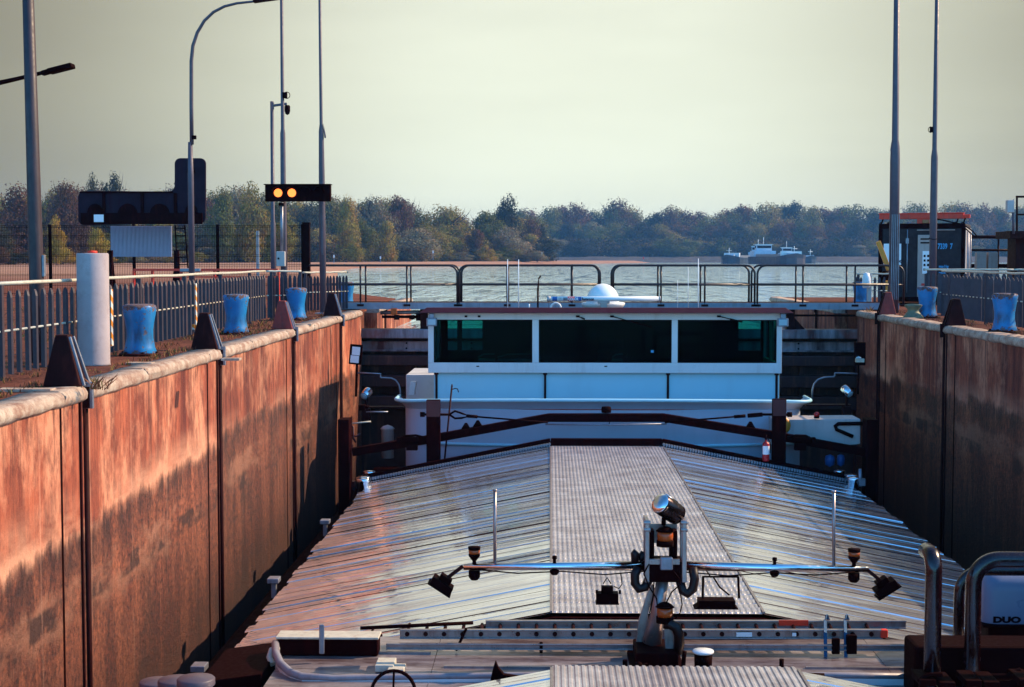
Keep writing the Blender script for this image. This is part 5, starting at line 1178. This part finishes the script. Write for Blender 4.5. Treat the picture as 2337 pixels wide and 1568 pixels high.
# ================================================================== THINGS ON THE BARGE
# hatch gantry on its rails
Y = 26.45; gt = thing('hatch_gantry', 'dark red steel gantry arching across the hatch with two upright posts', 'gantry', (BX, Y, -4.7))
w = lambda px, py, dy=0: P(px, py, Y)+Vector((0, dy, 0))
b = MB(); pl = [w(806, 1031), w(975, 1003), w(1252, 953), w(1513, 953), w(1758, 992), w(1985, 1034)]
for p, q in zip(pl[:-1], pl[1:]): d = (q-p).normalized()*.012; b.bar(p-d, q+d, .16, .145)
wb(b, 'arched_beam', M['dark'], smooth_root=gt, bev=.012)
b = MB(); b.tube([w(1244, 967, -.1), w(1380, 968, -.1), w(1520, 966, -.1)], .015, 8); wb(b, 'pipe', M['galv'], smooth_root=gt)
for x0, x1, y0 in ((975, 1006, 910), (1757, 1790, 908)):
    a, c = w(x0, 1100, -.10), w(x1, y0, -.10); b = MB(); b.box(a.x, c.x, Y-.22, Y-.09, a.z, c.z); wb(b, 'upright_post', M['dark'], smooth_root=gt, bev=.018)
    b = MB(); b.box(a.x+.002, c.x-.002, Y-.222, Y-.2201, c.z-.30, c.z-.01); wb(b, 'red_band', M['redpaint'], smooth_root=gt)
for pxs, sg in (((1006, 945), 1), ((1757, 945), -1)):
    q = w(pxs[0], pxs[1]-1, -.15); b = MB(); b.tube([q-Vector((sg*.34, 0, 0)), q+Vector((sg*.18, 0, 0))], .022, 8); b.lathe([(.045, 0), (.045, .08), (0, .08)], q-Vector((sg*.36, 0, 0)), 12, axis=(sg, 0, 0))
    e = q+Vector((sg*.16, 0, 0)); end = w(1250, 962, -.15) if sg > 0 else w(1515, 962, -.15); dd = (end-e).normalized()
    if sg > 0: b.tube([e, e+dd*.1+Vector((0, 0, .07)), e+dd*.22+Vector((0, 0, .04)), e+dd*.36, e+dd*.22-Vector((0, 0, .045)), e+dd*.1-Vector((0, 0, .06)), e], .019, 8, False)
    else: b.bar(e, e+dd*.26, .06, .07)
    b.tube([e+dd*.3, e+dd*.5], .03, 8); b.tube([e+dd*.3, end], .016, 8); wb(b, 'wire_stay', M['black'], smooth_root=gt)
for px, py in ((1090, 968), (1712, 971), (1063, 974)): b = MB(); q = w(px, py); b.prism([(q.x-.1, q.z-.06), (q.x+.1, q.z-.06), (q.x+.02, q.z+.07), (q.x-.02, q.z+.07)], Y-.02, Y+.02); wb(b, 'lifting_lug', M['dark'], smooth_root=gt, bev=.006)
q = w(1383, 934); b = MB(); b.lathe([(.085, -.06), (.09, 0), (.08, .045), (0, .05)], q, 18); b.tube([w(1388, 943, -.1), w(1392, 955, -.1), w(1388, 970, -.1)], .007, 5); wb(b, 'beacon', M['black'], smooth_root=gt)
for px, s in ((936, 1), (1828, -1)):
    b = MB()
    pts = [w(px-28*s, 1003, -.1), w(px-8*s, 993, -.1), w(px+14*s, 992, -.1), w(px+34*s, 997, -.1)]; b.tube(pts, .022, 8); q = w(px, 1000, -.1); b.cbox(q, .3, .1, .07); b.cbox(w(px-26*s, 1004, -.1), .06, .08, .12); b.cbox(w(px+5*s, 1018, -.1), .2, .12, .12); wb(b, 'beam_clamp', M['black'], smooth_root=gt, bev=.006)
for px, s in ((787, -1), (1985, 1)):
    q = w(px, 1000); b = MB(); b.box(q.x-.10, q.x+.10, Y-.2, Y+.2, -4.55, w(px, 955).z); wb(b, 'leg', M['dark'], smooth_root=gt, bev=.012)
    b = MB(); b.lathe([(.12, -.05), (.12, .05), (0, .05)], (q.x, Y-.12, -4.57), 18, axis=(1, 0, 0)); b.lathe([(.12, -.05), (.12, .05), (0, .05)], (q.x, Y+.12, -4.57), 18, axis=(1, 0, 0)); wb(b, 'wheel', M['black'], smooth_root=gt)
# engine housing of the gantry
Yh = 26.75; e = lambda px, py: P(px, py, Yh)
pol = [(e(1776, 0).x, e(0, 953).z), (e(1976, 0).x, e(0, 951).z), (e(1976, 0).x, e(0, 1008).z), (e(1925, 0).x, e(0, 1012).z), (e(1776, 0).x, e(0, 990).z)]
b = MB(); b.prism(pol, Yh, Yh+.7); hs = wb(b, 'engine_housing', M['offwhite'], smooth_root=gt, bev=.015)
b = MB(); b.tube([e(1974, 966)-Vector((0, .02, 0)), e(1912, 967)-Vector((0, .02, 0)), e(1905, 972)-Vector((0, .02, 0)), e(1908, 980)-Vector((0, .02, 0)), e(1945, 996)-Vector((0, .02, 0))], .035, 8); wb(b, 'exhaust_loop', M['black'], hs, smooth_root=gt)
b = MB(); q = e(1776, 971); b.lathe([(.17, 0), (.17, .05), (.12, .07), (0, .07)], q+Vector((.05, .05, 0)), 22, axis=(0, -1, 0)); wb(b, 'orange_disc', M['yellow'], hs, smooth_root=gt)
b = MB(); q = e(1863, 952); b.lathe([(.05, -.02), (.05, .02)], q, 14); wb(b, 'lamp_base', M['black'], hs, smooth_root=gt)
b = MB(); b.lathe([(.05, .02), (.052, .06), (.03, .09), (0, .095)], q, 14); wb(b, 'red_lamp', M['redlens'], hs, smooth_root=gt)
# fire extinguisher hanging on the gantry post
q = P(1747, 1052, 26.0); t = thing('fire_extinguisher', 'red fire extinguisher with white label hung beside the gantry post', 'fire extinguisher', q)
h = P(1747, 1008, 26.0).z-q.z
MB().lathe([(.055, 0), (.062, .02), (.062, h-.05), (.045, h-.01), (.02, h), (.018, h+.03), (0, h+.03)], n=20).build('cylinder', M['extred'], t)
b = MB(); b.sheet([[(.0635*math.cos(R(a)), .0635*math.sin(R(a)), z) for a in range(200, 341, 10)] for z in (.12, .27)], True); b.build('label', M['txt_white'], t)
b = MB(); b.tube([(0, 0, h+.03), (0, 0, h+.12)], .014, 8); b.bar((-.03, -.02, h+.06), (.06, -.02, h+.08), .02, .015); b.tube([(.03, 0, h+.05), (.08, 0, h-.02), (.075, 0, h-.2)], .008, 6); b.build('valve', M['black'], t)
# boat hook leaning on the breakwater
a = P(1014, 1051, 26.3); c = P(1031, 880, 26.6); t = thing('boat_hook', 'long boat hook leaning beside the gantry post against the breakwater', 'boat hook', a)
b = MB(); b.tube([(0, 0, 0), c-a], .016, 8); b.build('shaft', M['dark2'], t)
d = c-a; b = MB(); b.tube([d-Vector((0, 0, .02)), d+Vector((0, 0, .03))], [.02, .006], 8); b.tube([d-Vector((0, 0, .07)), d+Vector((.06, 0, -.05)), d+Vector((.10, 0, -.06)), d+Vector((.12, 0, -.12))], .009, 6); b.build('hook', M['dark2'], t)
# aluminium ladder lying across the hatch end
Y = 13.36; w = lambda px, py, dy=0: P(px, py, Y)+Vector((0, dy, 0))
t = thing('aluminium_ladder', 'long aluminium ladder lying across the end of the hatch covers', 'ladder', w(1490, 1430))
o = t.location
A0, A1 = w(1108, 1424)-o, w(2066, 1424)-o; B0, B1 = w(918, 1432, -.22)-o, w(2000, 1432, -.22)-o; C0, C1 = w(890, 1453, -.32)-o, w(2095, 1456, -.32)-o
for nm, p, q, hh in (('rail', A0, A1, .075), ('rail', B0, B1, .085), ('rail', C0, C1, .055)):
    b = MB(); b.bar(p, q, .028, hh); b.bar(p+Vector((0, -.02, hh/2-.006)), q+Vector((0, -.02, hh/2-.006)), .03, .012); b.bar(p+Vector((0, -.02, -hh/2+.006)), q+Vector((0, -.02, -hh/2+.006)), .03, .012); b.build(nm, M['alu'], t, .004)
n = 26
for i in range(n):
    f = (i+.4)/n; p = B0+(B1-B0)*f; b = MB(); b.tube([p+Vector((0, -.022, 0)), p+Vector((0, -.012, 0))], .021, 12); b.tube([p, p+Vector((0, .22, .03))], .016, 8); b.build('rung', M['dark2'], t)
b = MB()
for px in (2003,): q = w(px, 1430, -.24)-o; b.cbox(q, .06, .06, .075); 
b.build('orange_end_cap', M['orange'], t, .01)
b = MB(); a = w(1775, 1421, -.02)-o; c = w(1842, 1421, -.02)-o; b.bar(a+Vector((0, -.025, .01)), c+Vector((0, -.025, .01)), .006, .05); b.build('orange_sticker', M['orange'], t)
b = MB(); a = w(1672, 1432, -.25)-o; c = w(1707, 1432, -.25)-o; b.bar(a, c, .004, .04); b.build('white_sticker', M['txt_white'], t); b = MB(); a = w(1797, 1432, -.25)-o; c = w(1806, 1432, -.25)-o; b.bar(a, c, .004, .03); b.build('white_sticker', M['txt_white'], t)
for k, px in enumerate((1880, 1925)):
    q = w(px, 1425); b = MB(); pts = [q+Vector((-.05, -.36, -.22)), q+Vector((-.045, -.30, .0)), q+Vector((-.02, -.15, .075)), q+Vector((.02, 0, .085)), q+Vector((.06, .05, -.0))]
    for p, r in zip(pts[:-1], pts[1:]): b.bar(p, r, .03, .006, roll=(0, 1, .2))
    tag(b.build('lashing_strap', M['strapblue']), ['blue strap lashing the ladder near its orange cap, inner one', 'blue strap lashing the ladder near its orange cap, outer one'][k], 'strap', 'straps lashing the ladder')
for q_, s_ in ((w(1235, 1456, -.33), (.03, .03, .1)), (w(1925, 1448, -.34), (.09, .05, .17)), (w(1890, 1452, -.34), (.07, .04, .14))):
    b = MB(); b.cbox(q_, *s_); wb(b, 'ladder_rest', M['black'], bev=.008)
b = MB(); b.bar(w(1045, 1465, -.3), w(1068, 1416, -.28), .04, .02); wb(b, 'ladder_rest', M['black'], bev=.008)
b = MB(); b.box(w(866, 0).x, w(2100, 0).x, Y-.42, Y-.22, w(0, 1482, -.3).z, w(0, 1464, -.3).z); b.box(w(866, 0).x, w(2100, 0).x, Y-.2, Y+.24, w(0, 1490).z, w(0, 1464).z-.02); wb(b, 'hatch_sill', M['dark'], bev=.01)
# pole with hook lying on the ladder
a = w(828, 1421, -.2); c = w(1080, 1418, -.05); t = thing('pole_hook', 'dark pole with hooked tip lying over the end of the ladder', 'boat hook', a)
b = MB(); b.tube([(0, 0, 0), c-a], .017, 8); b.build('shaft', M['black'], t)
b = MB(); b.tube([(.12, 0, 0), (.10, -.01, -.04), (.13, -.01, -.07), (.2, -.01, -.06)], .012, 6); b.build('hook', M['black'], t)
# ================================================================== TREES AND FAR SHIPS
def crown_mesh(seed, n=2600, lumps=9, tall=1.0, leaf=.046):
    rnd = random.Random(seed); L = []
    for i in range(lumps):
        a = rnd.random()*6.28; zz = rnd.uniform(.12, .84); rad = .36*math.sin(math.pi*min(.97, zz*.80+.16))
        rr = rnd.uniform(.3, 1)*rad*1.05
        L.append((rr*math.cos(a), rr*math.sin(a), zz, rnd.choice([.10, .14, .18, .22, .25])))
    L.append((0, 0, .5, .30)); L.append((rnd.uniform(-.08, .08), 0, .84, .15)); L.append((0, 0, .25, .28))
    vs = []; fs = []; val = []
    tot = sum(l[3]**2 for l in L)
    for (x, y, z, r) in L:
        k = int(n*r*r/tot); lb = rnd.uniform(-.15, .15)
        for _ in range(k):
            d = Vector((rnd.gauss(0, 1), rnd.gauss(0, 1), rnd.gauss(0, 1))); d.normalize()
            p = Vector((x, y, z))+d*r*(rnd.random()**.30)*rnd.uniform(.8, 1.22)*Vector((1, 1, 1)).x
            if p.z < .02: p.z = rnd.uniform(.02, .10)
            nn = (d+Vector((rnd.gauss(0, .38), rnd.gauss(0, .38), rnd.gauss(0, .38)))).normalized(); u = nn.orthogonal().normalized(); u.rotate(Matrix.Rotation(rnd.random()*6.28, 3, nn)); v = nn.cross(u)
            s = leaf*rnd.uniform(.45, 1.1); b = len(vs)
            vs += [p+u*s*.5, p+v*s*.32+u*.1*s, p-u*s*.5, p-v*s*.32]; fs.append((b, b+1, b+2, b+3)); val.append(min(1, max(0, rnd.gauss(.5, .22)+lb)))
    me = bpy.data.meshes.new('crown'); me.from_pydata(vs, [], fs); me.materials.append(M['leaf'])
    at = me.attributes.new('leafvar', 'FLOAT', 'FACE'); at.data.foreach_set('value', val); return me
CROWNS = [crown_mesh(11+i, n=6200+300*i, lumps=6+3*(i % 4)) for i in range(7)]
def trunk_mesh(seed):
    rnd = random.Random(seed); b = MB(); b.tube([(0, 0, -.03), (rnd.uniform(-.01, .01), 0, .25), (rnd.uniform(-.02, .02), 0, .55), (rnd.uniform(-.03, .03), 0, .8)], [.022, .018, .011, .004], 7)
    for k in range(18):
        a = rnd.random()*6.28; z = rnd.uniform(.12, .72); q = rnd.uniform(.7, 1.5)*(1 if z < .5 else .75); b.tube([(0, 0, z), (.12*q*math.cos(a), .12*q*math.sin(a), z+.10), (.26*q*math.cos(a+.2), .26*q*math.sin(a+.2), z+.22), (.32*q*math.cos(a+.1), .32*q*math.sin(a+.1), z+.32)], [.011, .008, .004, .001], 4)
    me = bpy.data.meshes.new('trunk'); me.from_pydata(b.v, [], b.f); me.materials.append(M['bark']); return me
TRUNKS = [trunk_mesh(3+i) for i in range(4)]
GREEN, OLIVE, YELL, RUSS, PURP, DARK, BROWN = (.125, .14, .036), (.25, .225, .05), (.30, .235, .04), (.105, .062, .034), (.20, .19, .12), (.045, .052, .032), (.13, .075, .038)
def tree(px, top, Y, wid, col, label, group, base=-.9, name='tree'):
    p = P(px, top, Y); h = p.z-base
    r = bpy.data.objects.new(name, None); C.objects.link(r); r.location = (p.x, Y, base); r.rotation_euler = (0, 0, random.random()*6.28)
    sx = wid/F_PX*Y/.72; r.scale = (sx, sx, h/1.0)
    tag(r, label, 'bush' if name == 'bush' else 'tree', group)
    c = bpy.data.objects.new('crown', random.choice(CROWNS)); C.objects.link(c); c.parent = r
    j = random.uniform(.85, 1.15); c.color = (col[0]*j, col[1]*j*random.uniform(.92, 1.08), col[2]*j, 1)
    k = bpy.data.objects.new('trunk', random.choice(TRUNKS)); C.objects.link(k); k.parent = r
    return r
G1 = 'trees on the near bank'
# prominent individuals of the near bank: px, top y, distance, width px, colour, label
for a in ((30, 432, 300, 100, RUSS, 'dark brownish tree at the picture edge behind the thick pole'), (140, 414, 300, 84, RUSS, 'brownish green peaked tree between thick pole and dark sign'),
          (212, 390, 330, 50, DARK, 'tall dark tree top showing above the dark sign, slimmer twin'), (262, 390, 332, 62, DARK, 'tall dark tree top showing above the dark sign, broader twin'),
          (128, 488, 250, 44, YELL, 'small yellowish tree beside the thick pole'), (222, 520, 240, 54, YELL, 'yellow bush like tree under the dark sign'),
          (576, 410, 380, 74, OLIVE, 'tallest olive tree between curved lamp and signal board'), (508, 432, 370, 66, GREEN, 'green tree just beside the dark sign back'),
          (640, 446, 390, 80, GREEN, 'green tree behind the signal board pole'), (640, 505, 330, 70, OLIVE, 'yellowish low tree behind the mesh fence end'),
          (905, 440, 520, 66, BROWN, 'dark brown topped tree on the spit above its neighbours'), (842, 446, 510, 90, PURP, 'grey leaved broad tree behind the brighter green pair'),
          (790, 456, 420, 56, OLIVE, 'olive tree right beside the slender gate pole'), (880, 505, 450, 56, OLIVE, 'yellow green pointed tree at the water edge of the spit'),
          (826, 500, 440, 70, GREEN, 'rounded green tree next to the yellow green pointed tree'), (960, 520, 480, 104, PURP, 'wide grey brown tree with thin crown on the spit'),
          (1030, 476, 540, 110, OLIVE, 'broad olive brown tree in the middle of the spit'), (1087, 520, 530, 40, RUSS, 'small brownish crown among grey trees on the spit'),
          (1152, 449, 570, 66, DARK, 'tall dark tree standing highest on the spit'), (1105, 478, 560, 76, GREEN, 'dark green tree beside the tallest dark tree'),
          (1160, 516, 550, 80, PURP, 'grey thin tree in front of the tallest dark tree'), (1212, 496, 600, 58, BROWN, 'brownish tree near the end of the spit wood'),
          (1236, 508, 610, 36, DARK, 'last dark tree at the end of the spit wood'), (1108, 560, 520, 40, YELL, 'low yellowish bush tree on the spit shore'),
          (812, 552, 400, 56, OLIVE, 'low olive bush tree on the shore by the gate pole'), (1228, 548, 600, 26, OLIVE, 'small olive tree at the very end of the spit wood')):
    tree(*a, G1)
# fill of the near bank, two rows
def skyline(px):
    pts = [(-60, 440), (60, 442), (110, 425), (180, 432), (300, 430), (360, 434), (470, 440), (560, 432), (700, 446), (760, 440), (860, 452), (930, 452), (970, 474), (1060, 482), (1130, 480), (1190, 482), (1240, 512)]
    for (a, u), (c, v) in zip(pts[:-1], pts[1:]):
        if a <= px <= c: return u+(v-u)*(px-a)/(c-a)
    return 500
for i, px in enumerate(range(-50, 1240, 27)):
    d = 330+max(0, px)*.23+random.uniform(0, 70); col = random.choice([RUSS, BROWN, GREEN, OLIVE] if px < 240 else [GREEN, OLIVE, DARK, GREEN, OLIVE, PURP, BROWN])
    tree(px+random.uniform(-8, 8), skyline(px)+random.uniform(-4, 16), d, random.uniform(70, 110), col, 'mixed autumn tree in the dense back row of the near bank wood', 'back row trees of the near bank wood')
for i, px in enumerate(range(-40, 1236, 31)):
    d = 270+max(0, px)*.25+random.uniform(0, 30); col = random.choice([RUSS, BROWN, DARK, OLIVE, GREEN] if px < 260 else [GREEN, OLIVE, PURP, PURP, DARK, OLIVE])
    tree(px+random.uniform(-10, 10), random.uniform(500, 545), d, random.uniform(60, 100), col, 'shorter bushy tree in the front row of the near bank wood', 'front row trees of the near bank wood')
for i, px in enumerate(range(-40, 1230, 34)):
    d = 255+max(0, px)*.25; tree(px+random.uniform(-12, 12), random.uniform(560, 582), d, random.uniform(40, 70), random.choice([DARK, GREEN, OLIVE, PURP] if px > 240 else [BROWN, DARK, RUSS, YELL]), 'low bush along the foot of the near bank wood', 'bushes at the foot of the near bank wood', name='bush')
# far bank wood across the river, three rows
def sky2(px): return 471+6*math.sin(px*.013)+4*math.sin(px*.047+1)+(8 if 1440 < px < 1500 else 0)-(4 if px > 1850 else 0)
for i, px in enumerate(range(1190, 2400, 24)):
    tree(px+random.uniform(-8, 8), sky2(px)+random.uniform(-2, 12), random.uniform(1010, 1080), random.uniform(64, 96), random.choice([GREEN, GREEN, OLIVE, BROWN, DARK]), 'distant tree in the back row of the hazy wood across the river', 'back row trees across the river', base=2.5)
for i, px in enumerate(range(1200, 2400, 30)):
    tree(px+random.uniform(-10, 10), random.uniform(500, 524), random.uniform(975, 1000), random.uniform(50, 76), random.choice([GREEN, OLIVE, DARK, PURP, BROWN]), 'distant tree in the middle row of the hazy wood across the river', 'middle row trees across the river', base=2)
for i, px in enumerate(range(1200, 2400, 33)):
    tree(px+random.uniform(-10, 10), random.uniform(534, 562), random.uniform(952, 968), random.uniform(46, 70), random.choice([GREEN, OLIVE, DARK, PURP, OLIVE, YELL if i % 5 == 0 else DARK]), 'low distant tree at the waterside of the hazy wood across the river', 'waterside trees across the river', base=1.6)
# shrubs filling the lowest edge (stuff)
rnd = random.Random(5); vs = []; fs = []; val = []
def shrubs(x0, y0, x1, y1, n, h, s, zb):
    for _ in range(n):
        f = rnd.random(); p = Vector((x0+(x1-x0)*f+rnd.gauss(0, 1), y0+(y1-y0)*f+rnd.gauss(0, 3), zb+h*rnd.random()**1.5)); u = Vector((rnd.gauss(0, 1), rnd.gauss(0, 1), rnd.gauss(0, 1))).normalized(); v = u.orthogonal().normalized(); q = s*rnd.uniform(.5, 1.2); b = len(vs)
        vs.extend([p+u*q, p+v*q*.7, p-u*q, p-v*q*.7]); fs.append((b, b+1, b+2, b+3)); val.append(rnd.random())
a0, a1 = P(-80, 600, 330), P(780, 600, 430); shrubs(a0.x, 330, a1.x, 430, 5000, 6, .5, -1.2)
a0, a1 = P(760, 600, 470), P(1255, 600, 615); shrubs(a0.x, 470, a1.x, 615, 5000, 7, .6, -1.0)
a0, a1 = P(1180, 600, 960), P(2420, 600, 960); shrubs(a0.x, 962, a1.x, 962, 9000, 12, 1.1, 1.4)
me = bpy.data.meshes.new('undergrowth'); me.from_pydata(vs, [], fs); me.materials.append(M['leaf']); at = me.attributes.new('leafvar', 'FLOAT', 'FACE'); at.data.foreach_set('value', val)
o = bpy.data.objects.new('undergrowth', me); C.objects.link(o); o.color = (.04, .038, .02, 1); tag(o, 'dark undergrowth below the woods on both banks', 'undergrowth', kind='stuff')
# small markers on the spit
for k, (px, top, bot, Y) in enumerate(((988, 572, 592, 470), (1236, 576, 597, 560), (868, 585, 600, 370), (762, 582, 604, 330), (1468, 586, 597, 740))):
    a = P(px, bot, Y); c = P(px, top, Y); t = thing('river_marker', ['white headed river marker post on the spit before grey trees', 'pale marker post at the end of the spit wood', 'tiny pale post in the dry grass below the pointed tree', 'pale post on the shore beside the slender gate pole', 'tiny reddish mark on the bare tip of the spit'][k], 'marker post', (a.x, Y, a.z-.3))
    h = c.z-a.z+.3; w_ = Y/F_PX
    MB().box(-.6*w_, .6*w_, -.05, .05, 0, h).build('post', M['galv'], t); MB().box(-1.5*w_, 1.5*w_, -.08, -.051, h-6*w_, h).build('board', M['txt_white'] if k < 4 else M['txt_red'], t)

# two barges on the river
shipblue = paint('ship_hull_blue', (.015, .03, .06), .5, 0, .3, .3); shipgrey = paint('ship_hull_grey', (.045, .03, .045), .5, 0, .3, .3)
def ship(name, label, px, Y, ang, L, B, H, hull, bow_house):
    p = P(px, 603, Y); t = thing(name, label, 'barge', (p.x, Y, RW), ang, 'barges under way on the river')
    # local +X = bow
    b = MB(); st = []
    for f, wf, sh in ((0, .75, 0), (.04, .95, 0), (.1, 1, 0), (.85, 1, 0), (.92, .92, .25), (.97, .6, .7), (1, .08, 1.2)):
        x = L*f-L*.5; w = B/2*wf; z = H+sh
        st.append([(x, -w, -.5), (x, -w*1.02, z*.6), (x+(.6 if f > .9 else 0), -w*1.05, z), (x+(.6 if f > .9 else 0), w*1.05, z), (x, w*1.02, z*.6), (x, w, -.5)])
    b.sheet(st); b.add(st[0], [tuple(range(6))]); b.add(st[-1], [tuple(range(6))]); b.build('hull', hull, t)
    b = MB(); b.box(-L*.30, L*.36, -B*.40, B*.40, H, H+1.0); b.build('hold_cover', M['galv'], t)
    b = MB(); b.box(-L*.46, -L*.33, -B*.42, B*.42, H, H+2.4); hs_ = b.build('deckhouse', M['shade_greyblue'], t)
    b = MB(); b.box(-L*.41, -L*.36, -B*.30, B*.30, H+2.45, H+4.9); wh = b.build('wheelhouse', M['shade_greyblue'], t)
    b = MB(); b.box(-L*.36+.02, -L*.36+.06, -B*.27, B*.27, H+3.5, H+4.5); b.box(-L*.40, -L*.37, -B*.30-.06, -B*.30-.02, H+3.5, H+4.5); b.build('windows', M['black'], wh)
    b = MB(); b.box(-L*.42, -L*.35, -B*.34, B*.34, H+4.92, H+5.1); b.build('roof', M['plastic'], wh)
    b = MB(); b.tube([(L*.46, 0, H), (L*.46, 0, H+4)], .12, 6); b.tube([(L*.46, -1.2, H+3), (L*.46, 1.2, H+3)], .08, 6); b.build('mast', M['txt_white'], t); b = MB(); b.tube([(-L*.38, 0, H+5), (-L*.38, 0, H+8)], .1, 6); b.build('mast', M['txt_white'], t)
    b = MB()
    for x in (L*.40, L*.44): b.box(x-.6, x+.6, -2, 2, H, H+1.3)
    b.build('bow_gear', M['shade_greyblue'], t)
    if bow_house:
        b = MB(); b.box(L*.36, L*.39, -B*.38, B*.38, H, H+2); b.build('breakwater', M['white'], t)
    return t
ship('river_barge', 'blue hulled barge crossing behind the other on the river', 1700, 640, R(240), 38, 9, 2.6, shipblue, True)
ship('river_barge', 'dark grey barge heading for the lock with bright wheelhouse', 1772, 600, R(-80), 45, 11, 3.0, shipgrey, True)
x = P(1832, 600, 660).x; t = ship('river_barge', 'dark small vessel partly hidden behind the grey barge', 1818, 690, R(-70), 26, 8, 2.4, shipblue, False)

# ================================================================== HAZE
b = MB(); b.box(-900, 2300, -60, 1400, -8, 40); hz_ = b.build('haze', [], None)
hm = bpy.data.materials.new('haze_air'); hm.use_nodes = True; hn = hm.node_tree.nodes; hn.clear(); ho = hn.new('ShaderNodeOutputMaterial'); hv = hn.new('ShaderNodeVolumePrincipled')
hv.inputs['Color'].default_value = (.16, .45, .95, 1); hv.inputs['Density'].default_value = .00022; hv.inputs['Anisotropy'].default_value = .2
hm.node_tree.links.new(hv.outputs[0], ho.inputs['Volume']); hz_.data.materials.append(hm)
tag(hz_, 'thin blue haze over the river', 'haze', kind='stuff')
S.cycles.volume_bounces = 0
S.cycles.max_bounces = 8; S.cycles.transparent_max_bounces = 12
S.cycles.sample_clamp_indirect = 6
